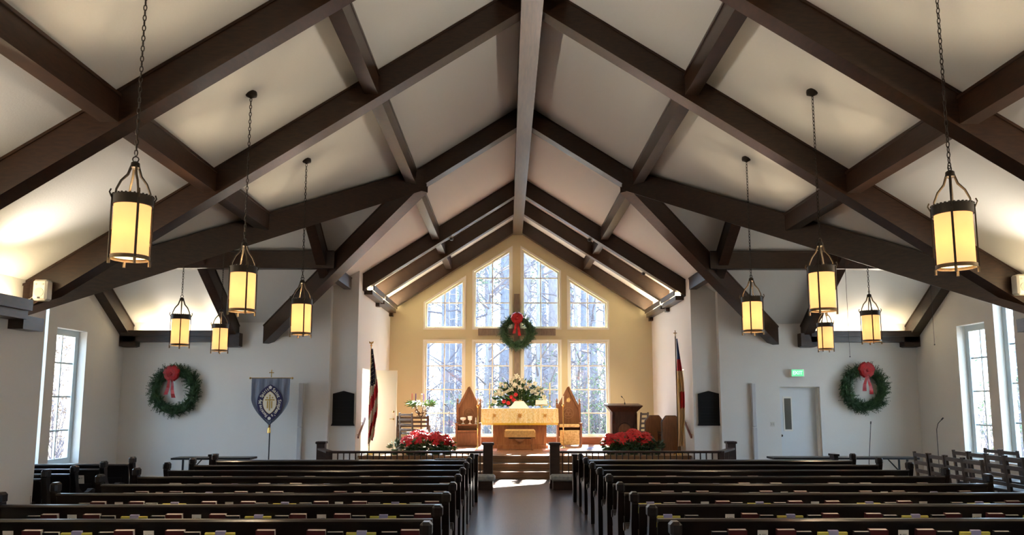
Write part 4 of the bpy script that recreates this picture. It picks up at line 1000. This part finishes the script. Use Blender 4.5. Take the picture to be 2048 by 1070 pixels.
o = copy_tree(ch0, (3.36, 20.2, PL), math.pi + .9); tag(o, 'dark ladder-back chair seen edge-on right behind the pulpit', 'chair')
if 'group' in o: del o['group']

# ------------------------------------------------------------------ flags
def flag(x, y, ztop, label, us):
    o = empty('flag', (x, y, PL), label=label, cat='flag'); hh = ztop - PL
    MB().lathe([(.12, 0), (.12, .02), (.04, .05), (.018, .08)], n=16).build('floor_stand', 'brass', o, smooth=True)
    MB().tube([(0, 0, .05), (0, 0, hh - .12)], .013, 8).build('pole', 'brass' if us else 'chair', o, smooth=True)
    if us:
        b = MB().ball((0, 0, hh - .10), .025, 8, 6); b.ball((0, 0, hh - .05), .02, 8, 6, (1, 1, 1.6))
        for s in (-1, 1): b.hexa([(0, -.004, hh - .07), (s * .045, -.004, hh - .05), (s * .055, -.004, hh - .0), (0, -.004, hh - .03)], [(0, .004, hh - .07), (s * .045, .004, hh - .05), (s * .055, .004, hh - .0), (0, .004, hh - .03)])
        b.build('eagle_finial', 'brass', o, smooth=True)
    else:
        MB().box(-.008, .008, -.005, .005, hh - .13, hh + .02).box(-.04, .04, -.005, .005, hh - .055, hh - .035).build('cross_finial', 'brass', o)
    top, bot = hh - .18, (.16 if us else .22); NU, NV = 22, 46; b = MB(); G = []
    sgn = -1 if us else 1
    for j in range(NV + 1):
        v = j / NV; row = []
        wd = .05 + .20 * math.sin(min(1, v * 1.3) * math.pi / 2) * (1 - .35 * max(0, v - .75) * 4)
        for i in range(NU + 1):
            u = i / NU; ph = u * 5.5 * math.pi
            x_ = (.012 + (wd) * u * .9) * (1 if us else .8) - (.045 if us else .02) * (v ** 1.2) * 1.2
            y_ = -.02 + .045 * math.sin(ph + v * 1.2) * (.4 + .6 * v) - .02
            row.append(b.v((x_ + .01 * math.sin(v * 9 + u * 4), y_, top - (top - bot) * v * (1 - .10 * u * (1 if us else 0)) - .03 * math.sin(ph) * v)))
        G.append(row)
    for j in range(NV):
        for i in range(NU):
            u, v = (i + .5) / NU, (j + .5) / NV
            if us:
                # canton in the hoist top corner hangs down in folds; stripes run diagonally along the drape
                if v < .40 and u < .95 - v * .6: m_ = 2
                else: m_ = 0 if int((u * 1.6 + v * 7.0)) % 2 == 0 else 1
            else: m_ = 3 if v < .20 else (0 if (v < .30 or (.50 < v < .66 and u > .35)) else 4)
            b.mi = m_; b.f([G[j][i], G[j][i + 1], G[j + 1][i + 1], G[j + 1][i]])
    f = b.build('flag_cloth', ['flagred', 'flagwhite', 'flagnavy', 'flagblue', 'flagcream'], o, smooth=True)
    if us:
        st_ = MB(); rg = random.Random(2)
        for j in range(3, 18, 2):
            for i in range(1, 14, 3):
                v = j / NV; u = i / NU
                if u < .9 - v * .6:
                    wd = .05 + .20 * math.sin(min(1, v * 1.3) * math.pi / 2); ph = u * 5.5 * math.pi
                    p = Vector(((.012 + wd * u * .9) - .045 * v ** 1.2 * 1.2 + .01 * math.sin(v * 9 + u * 4), -.047 + .045 * math.sin(ph + v * 1.2) * (.4 + .6 * v), top - (top - bot) * v * (1 - .10 * u) - .03 * math.sin(ph) * v))
                    for k in range(5): a = 2 * math.pi * k / 5 + 1.57; st_.leaf(p, (math.cos(a), 0, math.sin(a)), .011, .008, (0, -1, 0), 0)
        st_.build('stars', 'flagwhite', o)
    else:
        MB().tube([(.03, -.075, top - .95), (.035, -.08, top - 1.15), (.05, -.08, top - 1.45)], [.018, .012, .006], 6).build('tassel_cord', 'brass', o, smooth=True)
flag(-3.20, 18.15, 3.10, 'American flag with gold eagle finial hanging furled by the left chancel wall', True)
flag(3.98, 18.15, 3.34, 'blue, red and cream flag with cross finial hanging furled by the right chancel wall', False)

# ------------------------------------------------------------------ banner
o = empty('processional_banner', (-5.095, 16.75, 0), label='slate-blue shield-shaped church banner with lettered navy oval on a black pole', cat='banner')
MB().lathe([(.16, 0), (.16, .02), (.03, .05), (.016, .10)], n=16).build('stand', 'black', o, smooth=True)
MB().tube([(0, .03, .05), (0, .03, 2.2)], .014, 8).build('pole', 'black', o, smooth=True)
b = MB().tube([(-.44, 0, 2.19), (.44, 0, 2.19)], .012, 8)
for s in (-1, 1): b.ball((s * .455, 0, 2.19), .024, 8, 6)
b.build('crossbar', 'brass', o, smooth=True)
MB().box(-.008, .008, -.004, .012, 2.21, 2.37).box(-.05, .05, -.004, .012, 2.30, 2.316).build('cross_finial', 'brass', o)
b = MB(); NU, NV = 40, 30; G = []
def half(v): return .405 if v < .42 else .405 * max(0, 1 - ((v - .42) / .58) ** 1.75)
for j in range(NV + 1):
    v = j / NV; row = []
    for i in range(NU + 1):
        u = i / NU * 2 - 1; row.append(b.v((u * max(half(v), .012) * (1 + .02 * (1 - v)), -.018 + .010 * math.sin(u * 15 + math.sin(v * 4)) * (1 - abs(v - .5)) , 2.185 - v * 1.0)))
    G.append(row)
for j in range(NV):
    for i in range(NU): b.f([G[j][i], G[j][i + 1], G[j + 1][i + 1], G[j + 1][i]])
b.build('banner_cloth', 'banner', o, smooth=True)
def vesica(a, h, n=40):     # pointed oval, half width a, half height h
    Rr = (a * a + h * h) / (2 * a); p = []; th = math.asin(h / Rr)
    for k in range(n): t = -th + 2 * th * k / n; p.append((Rr * math.cos(t) - (Rr - a), Rr * math.sin(t)))
    for k in range(n): t = -th + 2 * th * k / n; p.append((-(Rr * math.cos(t) - (Rr - a)), -Rr * math.sin(t)))
    return p
CZ = 1.665
MB().prism([(x, -.040, CZ + z) for x, z in vesica(.275, .385)], (0, .006, 0)).build('navy_oval', 'navy', o)
MB().prism([(x, -.046, CZ + z) for x, z in vesica(.150, .245)], (0, .005, 0)).build('gold_border', 'goldf', o)
MB().prism([(x, -.050, CZ + z) for x, z in vesica(.142, .235)], (0, .005, 0)).build('cream_oval', 'letter', o)
b = MB(); b.box(-.012, .012, -.056, -.050, CZ - .17, CZ + .13); b.box(-.10, .10, -.056, -.050, CZ + .045, CZ + .075)
for x in (-.045, .045): b.box(x - .013, x + .013, -.056, -.050, CZ - .12, CZ + .035)
for x, z in ((0, .155), (-.058, .108), (.058, .108)):
    b.prism([(x + .018 * math.cos(t), -.056, CZ + z + .018 * math.sin(t)) for t in [2 * math.pi * k / 12 for k in range(12)]], (0, .005, 0))
b.build('gold_emblem', 'goldf', o)
def glyph_mesh(ch, size):
    c = bpy.data.curves.new('t', 'FONT'); c.body = ch; c.size = size; c.extrude = .002; c.align_x = 'CENTER'; c.align_y = 'CENTER'; c.resolution_u = 3; c.offset = .0015
    t = bpy.data.objects.new('t', c); COL.objects.link(t); bpy.context.view_layer.update()
    me = bpy.data.meshes.new_from_object(t.evaluated_get(bpy.context.evaluated_depsgraph_get())); bpy.data.objects.remove(t); return me
def lettering(txt, pts, size, parent, name, mt):
    """pts(k, n) -> (x, z, angle)"""
    n = len(txt); bm = bmesh.new()
    for k, c in enumerate(txt):
        if c == ' ': continue
        x, z, a = pts(k, n); me = glyph_mesh(c, size)
        me.transform(Matrix.Translation((x, 0, z)) @ Matrix.Rotation(-a, 4, 'Y') @ Matrix.Rotation(math.pi / 2, 4, 'X')); bm.from_mesh(me); bpy.data.meshes.remove(me)
    me = bpy.data.meshes.new(name); bm.to_mesh(me); bm.free(); me.materials.append(M[mt])
    q = bpy.data.objects.new(name, me); COL.objects.link(q); q.parent = parent; return q
A_, Hh = .208, .31; Rr = (A_ * A_ + Hh * Hh) / (2 * A_); TH = math.asin(Hh / Rr)
def left_arc(k, n):    # reading upwards along the left side
    t = (-TH * .80) + TH * 1.66 * (k / (n - 1)); return (-(Rr * math.cos(t) - (Rr - A_)), Rr * math.sin(t) + CZ, math.pi / 2 - t)
def right_arc(k, n):   # reading downwards along the right side
    t = (TH * .80) - TH * 1.62 * (k / (n - 1)); return (Rr * math.cos(t) - (Rr - A_), Rr * math.sin(t) + CZ, t - math.pi / 2)
q = lettering("Receive My Spirit", left_arc, .095, o, 'lettering', 'letter'); q.location = (0, -.043, 0); q['label'] = 'cream lettering Receive My Spirit'
q = lettering("Saint Stephen's", right_arc, .105, o, 'lettering', 'letter'); q.location = (0, -.043, 0); q['label'] = "cream lettering Saint Stephen's"
for z in (.325, -.335):
    b = MB()
    for k in range(5): a = 2 * math.pi * k / 5 + 1.57; b.prism([(.02 * math.cos(a) + .017 * math.cos(t), -.047, CZ + z + .02 * math.sin(a) + .017 * math.sin(t)) for t in [2 * math.pi * j / 8 for j in range(8)]], (0, .005, 0))
    b.build('white_rose', 'linen', o)
MB().lathe([(.006, 1.19), (.018, 1.17), (.010, 1.145), (.03, 1.13), (.04, 1.02), (.01, 1.02)], (0, -.02, 0), n=12).build('tassel', 'brass', o, smooth=True)

# ------------------------------------------------------------------ hymn boards, speakers, door, sign
def hboard(x, label):
    o = empty('hymn_board', (x, YC, 1.53), label=label, cat='notice board'); w = .225
    MB().prism([(a, -.035, z) for a, z in ((-w, -.33), (w, -.33), (w, .33), (0, .385), (-w, .33))], (0, .035, 0)).build('board', 'board', o)
    for k in range(8): MB().box(-w + .03, w - .03, -.042, -.035, -.26 + k * .072, -.255 + k * .072).build('slat', 'slotm', o)
    b = MB()
    for s in (-1, 1): b.box(s * w - .015, s * w + .015, -.045, -.0, -.33, .33)
    b.bar((-w - .01, -.025, .325), (0, -.025, .385), .05, .025); b.bar((w + .01, -.025, .325), (0, -.025, .385), .05, .025); b.build('frame', 'board', o)
    MB().box(-w - .02, w + .02, -.055, 0, -.36, -.33).box(-w - .035, w + .035, -.065, 0, -.385, -.36).build('ledge', 'board', o)
hboard(-3.715, 'black wooden hymn board with gabled top on the wall left of the chancel')
hboard(4.595, 'black wooden hymn board with gabled top on the wall right of the chancel')
for x, lb in ((-4.63, 'tall slim grey column loudspeaker on the left transept wall'), (5.555, 'tall slim white column loudspeaker on the right transept wall')):
    o = empty('column_speaker', (x, YT, 0), label=lb, cat='loudspeaker')
    for a, b_ in ((.30, 1.115), (1.13, 2.10)): MB().cbox(-.05, .05, -.09, -.012, a, b_, .012).build('cabinet', 'column', o)
    MB().box(-.02, .02, -.014, 0, .5, 1.9).build('wall_bracket', 'column', o)
for s, p, lb in ((-1, at(89, 582, 9.25), 'left'), (1, at(2038, 571, 9.25), 'right')):
    o = empty('wall_speaker', (p.x, 9.29, p.z), label=f'small white loudspeaker on the second {lb} rafter by the wall', cat='loudspeaker')
    MB().cbox(-.085, .085, -.15, -.01, -.125, .125, .022).build('cabinet', 'plastic', o)
    c = MB().lathe([(.055, 0), (.055, .006), (.01, .007)], n=20).build('woofer_grille', 'plasticg', o, loc=(.0, -.15, -.03)); c.rotation_euler = (R(90), 0, 0)
    for x in (-.04, .04): c = MB().lathe([(.012, 0), (.012, .006), (.001, .006)], n=10).build('tweeter', 'plasticg', o, loc=(x, -.15, .07)); c.rotation_euler = (R(90), 0, 0)
    MB().box(-.015, .015, -.156, -.15, -.105, -.085).build('badge', 'black', o)
    MB().box(-.03, .03, -.012, 0.01, -.05, .05).build('bracket', 'plastic', o)
    MB().tube([(s * .08, -.04, -.03), (s * .14, -.02, -.06), (s * .19, .0, -.09), (s * .24, .01, -.10)], .005, 6).build('cable', 'plastic', o)
# right transept door
dr = empty('door_1', (6.62, YT, 0), kind='structure')
MB().box(-.42, .46, .20, .245, .02, 2.0).build('door_leaf', 'doorw', dr)
b = MB(); b.box(-.32, -.115, .185, .20, 1.02, 1.80)
b2 = b.build('vision_panel_frame', 'white', dr); MB().box(-.29, -.145, .178, .186, 1.06, 1.76).build('vision_glass', 'dkglass', b2)
MB().lathe([(.008, -.03), (.022, -.028), (.028, -.01), (.016, 0)], n=12).build('knob', 'iron', dr, loc=(-.375, .18, .92)).rotation_euler = (R(90), 0, 0)
MB().box(-.45, .46, .14, .36, 2.0, 2.02).box(-.45, -.42, .14, .36, 0, 2.0).box(.43, .46, .05, .20, 0, 2.0).build('door_frame', 'white', dr)
struct('wall_behind_door', MB().box(6.0, 7.3, YT + .37, YT + .42, 0, 2.2), 'wall')
ex = empty('exit_sign', at(1594, 746, 17.42), label='green lit EXIT sign above the white door', cat='sign')
MB().cbox(-.15, .15, -.035, .08, -.09, .09, .01).build('housing', 'white', ex); MB().box(-.135, .135, -.04, -.034, -.075, .075).build('lit_face', 'exitg', ex)
q = lettering('EXIT', lambda k, n: (-.085 + .057 * k - (.01 if k > 2 else 0) + (.0 if k < 2 else 0), 0, 0), .115, ex, 'exit_letters', 'exitl'); q.location = (0, -.043, 0)
p = at(1545, 848, YT)
o = empty('wall_switch', (p.x, YT, p.z), label='double light switch plate on the wall left of the white door', cat='switch'); MB().cbox(-.05, .05, -.008, 0, -.05, .05, .003).build('plate', 'plastic', o)
for x in (-.022, .022): MB().box(x - .008, x + .008, -.014, -.008, -.02, .02).build('toggle', 'plasticg', o)
p = at(20, 1009, 9.3)
o = empty('wall_outlet', (XNL, 8.6, .35), label='small outlet plate low on the near left wall', cat='outlet'); MB().cbox(0, .008, -.04, .04, -.06, .06, .003).build('plate', 'plastic', o)
# cream door standing open on the left of the chancel, closed door on the right
dd = empty('door_2', (XCL, 18.37, PL), kind='structure')
lf = MB(); lf.bar((.01, .85, 1.0), (.70, .86, 1.0), .045, 1.99, up=(0, 0, 1)); lf = lf.build('door_leaf', 'cream', dd)
MB().lathe([(.022, 0), (.024, .012), (.01, .02)], n=12).build('deadbolt', 'brass', lf, loc=(.63, .835, .98)).rotation_euler = (R(90), 0, 0)
c = MB().lathe([(.024, 0), (.024, .01), (.01, .02), (.01, .05)], n=12); c.tube([(0, 0, .045), (-.09, 0, .045)], .008, 6); c.build('lever_handle', 'brass', lf, loc=(.63, .835, .80), smooth=True).rotation_euler = (R(90), 0, 0)
struct('door_3', MB().box(XCR + .06, XCR + .10, 18.58, 19.42, PL, 2.45), 'cream')
for x, s, lb in ((-3.37, -1, 'left'), (4.19, 1, 'right')):
    o = empty('wall_handrail', (x, 17.5, .80), label=f'short red-brown handrail sloping up the {lb} chancel wall beside the steps', cat='handrail')
    MB().bar((0, .0 + .2, 0.08), (0, 1.0, .49), .035, .05).build('rail', 'handrail', o)
    for t in (.35, .85): MB().bar((0, t, .08 + (t - .2) * .51), (s * .06, t, .08 + (t - .2) * .51 - .03), .015).build('bracket', 'brass', o)
# switch chains hanging in the right transept
for px, y0_, y1_, D, ln in ((1692, 560, 712, 15.0, 'long thin pull cord with dark knob left of the right transept lanterns'), (1861, 560, 688, 14.4, 'long thin pull cord with dark hook by the right transept windows')):
    a, b_ = at(px, y0_, D), at(px + 8, y1_, D); x = b_.x
    zc_ = zA - abs(D - YM) * SL
    o = empty('pull_cord', (x, D, zc_), label=ln, cat='cord'); MB().tube([(0, 0, 0), (0, 0, b_.z - zc_)], .004, 4).build('cord', 'iron', o); MB().ball((0, 0, b_.z - zc_ - .012), .014, 6, 5).build('knob', 'black', o)
# small spotlights clipped under the front chancel rafters
for x in (-1.35, 2.0, 3.3):
    tag(MB().lathe([(.03, 0), (.045, .02), (.045, .06), (.03, .07)], n=12).build('spotlight', 'black', loc=(x, 18.37, cz(x) - .47), smooth=True), 'small black spotlight tucked behind the front chancel rafter, ' + {-1.35: 'left slope', 2.0: 'upper right slope', 3.3: 'lower right slope'}[x], 'spotlight')

for x, tx in ((-1.35, .0), (2.0, .5), (3.3, 1.8)):
    L = bpy.data.lights.new('spotlight_lamp', 'SPOT'); L.energy = 110; L.color = (1, .80, .52); L.spot_size = R(70); L.spot_blend = .6; L.shadow_soft_size = .05
    lo = bpy.data.objects.new('spotlight_lamp', L); COL.objects.link(lo); lo.location = (x, 18.50, cz(x) - .50)
    lo.rotation_euler = (Vector((tx, 21, 1.3)) - lo.location).to_track_quat('-Z', 'Y').to_euler()

# ------------------------------------------------------------------ the wood outside
struct('ground_outside', MB().box(-70, 70, 23.2, 90, -1.2, -1.0).box(-70, -9.6, -20, 23.2, -1.2, -1.0).box(10.2, 70, -20, 23.2, -1.2, -1.0), 'ground')
bk = MB(); rg_ = random.Random(8)
for s_, x0_, hh_ in ((-1, 14, 6.5), (1, 18, 4.0)):
    for i in range(14):
        for j in range(8):
            q_ = lambda a, c: Vector((s_ * (x0_ + c * 2.4 + math.sin(a * 1.3) * .8), 4 + a * 3.2, -1.1 + (hh_ + 1) * math.sin(min(1, c / 7) * 1.5) + .25 * math.sin(a * 2.1 + c * 1.7)))
            bk.f([bk.v(q_(i, j)), bk.v(q_(i + 1, j)), bk.v(q_(i + 1, j + 1)), bk.v(q_(i, j + 1))])
struct('ground_bank_outside', bk, 'ground')
def tree(x, y, r, h, seed, label, group, mt='bark', crown=True, cat='tree'):
    rng = random.Random(seed); o = empty('forest_tree', (x, y, -1.05), label=label, cat=cat, group=group)
    lx, ly = rng.uniform(-.03, .03), rng.uniform(-.03, .03); pts = [(lx * h * t + .12 * r * math.sin(t * 9 + seed), ly * h * t, h * t) for t in [k / 9 for k in range(10)]]
    MB().tube(pts, [r * (1.15 if k == 0 else 1 - .6 * k / 9) for k in range(10)], 10).build('trunk', mt, o, smooth=True)
    b = MB()
    for k in range(rng.randint(16, 26)):
        t = rng.uniform(.12, .95); a = rng.uniform(0, 6.28); L = rng.uniform(.8, 3.0) * (1 - t * .4); p = Vector((lx * h * t, ly * h * t, h * t)); d = Vector((math.cos(a), math.sin(a), rng.uniform(.1, .8)))
        q = [p, p + d * L * .4 + Vector((0, 0, rng.uniform(-.1, .2))), p + d * L * .75 + Vector((rng.uniform(-.3, .3), 0, rng.uniform(-.1, .4))), p + d * L + Vector((rng.uniform(-.4, .4), 0, rng.uniform(0, .6)))]
        b.tube(q, [.05, .035, .02, .008], 4)
        for j in range(7): w0 = q[1 + j % 3]; b.tube([w0, w0 + Vector((rng.uniform(-.9, .9), rng.uniform(-.4, .4), rng.uniform(-.1, 1.0)))], [.016, .005], 3)
    b.build('branches', 'twig', o)
    if crown:
        b = MB()
        for k in range(260): t = rng.uniform(.62, 1.02); a = rng.uniform(0, 6.28); q = rng.uniform(.2, 2.4) * (1.15 - t); q = q * 2; b.leaf((lx * h * t + math.cos(a) * q, ly * h * t + math.sin(a) * q, h * t), (math.cos(a), math.sin(a), rng.uniform(-.3, .8)), rng.uniform(.25, .5), .09)
        f = b.build('needle_crown', 'leafo', o); f['kind'] = 'stuff'
    return o
rng = random.Random(11)
g1 = 'pine trunks in the wood beyond the altar windows'; l1 = 'tall haze-blue pine trunk in the wood seen through the altar windows'
rngq = random.Random(4)
spots = [(-3.35, 30, .30), (-2.75, 34, .22), (-1.55, 33, .36), (-.85, 29, .13), (.55, 31, .24), (1.05, 28, .17), (1.95, 33, .34), (2.45, 37, .16), (2.85, 30, .12), (3.9, 34, .22), (4.4, 29, .12), (-4.6, 37, .28), (.05, 41, .25), (-2.1, 44, .26), (3.1, 45, .27), (-5.9, 33, .24), (5.9, 36, .30), (1.5, 52, .3), (-.4, 54, .3), (-3.9, 52, .3), (5.2, 52, .3), (-1.2, 60, .34), (2.5, 60, .34), (-8, 40, .3), (8.2, 42, .3), (-6.8, 55, .34), (7.4, 57, .34), (-10.5, 48, .3), (11, 50, .3), (.9, 70, .36), (-2.9, 70, .36), (4.1, 68, .36)]
spots += [(rngq.uniform(-13, 14), rngq.uniform(46, 85), rngq.uniform(.24, .42)) for _ in range(34)]
for i, (x, y, r) in enumerate(spots): tree(x, y, r, rng.uniform(15, 20) if r > .18 else rng.uniform(9, 12), 100 + i, l1 if r > .18 else 'slender bare young tree in the wood seen through the altar windows', g1 if r > .18 else 'slender young trees beyond the altar windows', 'bark' if rng.random() < .75 else 'hazebarkl', crown=r > .18)
for i in range(16):
    s = -1 if i % 2 else 1; x = s * rng.uniform(13, 30); y = rng.uniform(16, 34) if i < 12 else rng.uniform(5, 14)
    tree(x, y, rng.uniform(.12, .3), rng.uniform(10, 16), 300 + i, f'tree in the wood seen through the {"left" if s < 0 else "right"} transept windows', f'trees beyond the {"left" if s < 0 else "right"} transept windows')
def thicket(name, x0_, x1_, y0_, y1_, n, h, mt, mtl, label, leafy=.5, seed=1):
    rng = random.Random(seed); o = empty(name, ((x0_ + x1_) / 2, (y0_ + y1_) / 2, -1.0), label=label, cat='undergrowth'); b = MB(); c = MB(); cx_, cy_ = (x0_ + x1_) / 2, (y0_ + y1_) / 2
    for i in range(n):
        p = Vector((rng.uniform(x0_, x1_) - cx_, rng.uniform(y0_, y1_) - cy_, 0)); d = Vector((rng.uniform(-.6, .6), rng.uniform(-.4, .4), 1)); L = h * rng.uniform(.4, 1)
        q = [p, p + d * L * .4, p + d * L * .7 + Vector((rng.uniform(-.3, .3), 0, 0)), p + d * L + Vector((rng.uniform(-.7, .7), 0, -rng.uniform(0, .5)))]
        b.tube(q, [.022, .016, .01, .004], 3, caps=False)
        for j in range(5):
            t = rng.uniform(.3, 1); w0 = p + d * L * t
            w1 = w0 + Vector((rng.uniform(-.8, .8), rng.uniform(-.3, .3), rng.uniform(-.1, .7))); b.tube([w0, w1], [.009, .003], 3, caps=False)
            if rng.random() < leafy:
                for k in range(5): c.leaf(w0.lerp(w1, rng.random()), (rng.uniform(-1, 1), rng.uniform(-1, 1), rng.uniform(-1, 1)), rng.uniform(.07, .15), .06)
    f = b.build('stems', mt, o); f['kind'] = 'stuff'; f = c.build('leaves', mtl, o); f['kind'] = 'stuff'
tr_ = [o for o in bpy.data.objects if o.name.startswith('forest_tree')]
cols_ = defaultdict(list); fx_ = FW.normalized()
for o in tr_:
    v_ = o.location - Vector((0, 0, EYE)); w_ = v_.dot(FW); px_ = PX + FOC * v_.dot(RT) / w_
    if o.location.y < 24 or abs(o.location.x) > 13.9 and 'transept' in o['label']: k_ = ('through the left transept windows' if o.location.x < 0 else 'through the right transept windows')
    else:
        k_ = 'past the left edge of the altar windows' if px_ < 849 else 'behind the right edge of the altar windows' if px_ > 1215 else ('in the ' + ('leftmost' if px_ < 937 else 'second' if px_ < 1033 else 'third' if px_ < 1128 else 'rightmost') + ' column of altar windows')
    cols_[k_].append((px_, o))
NUMW = ['first', 'second', 'third', 'fourth', 'fifth', 'sixth', 'seventh', 'eighth', 'ninth', 'tenth', 'eleventh', 'twelfth'] + ['%dth' % i for i in range(13, 60)]
for k_, L_ in cols_.items():
    L_.sort(key=lambda t_: t_[0])
    for i_, (px_, o) in enumerate(L_): o['label'] = ('haze-blue pine trunk ' if 'pine' in o['label'] else 'slim bare tree ' if 'slender' in o['label'] else 'forest tree ') + k_ + f', {NUMW[i_]} from the left'
thicket('undergrowth', -6, 7, 27, 34, 230, 4.2, 'twig', 'leafdry', 'tangled bare undergrowth behind the altar windows', .45, 1)
thicket('undergrowth', -7, 8, 38, 48, 200, 7.5, 'twig', 'leafdry', 'pale twiggy thicket deeper in the wood behind the altar', .35, 2)
thicket('evergreen_bush', 2.6, 4.2, 27, 29, 90, 5.2, 'twig', 'leafo', 'leafy evergreen bush outside the rightmost altar window', 1.0, 3)
thicket('evergreen_bush', -.9, .9, 28, 30, 40, 3.6, 'twig', 'leafo', 'low evergreen shrub outside the middle altar windows', 1.0, 7)
thicket('undergrowth', -18, -12.6, 14, 27, 380, 5.2, 'twig', 'leafdry', 'brown winter undergrowth outside the left transept windows', .8, 4)
thicket('undergrowth', 12, 21, 17, 30, 260, 4.4, 'twig', 'leafo', 'bright leafy undergrowth outside the right transept windows', .8, 5)
bpy.context.view_layer.update()
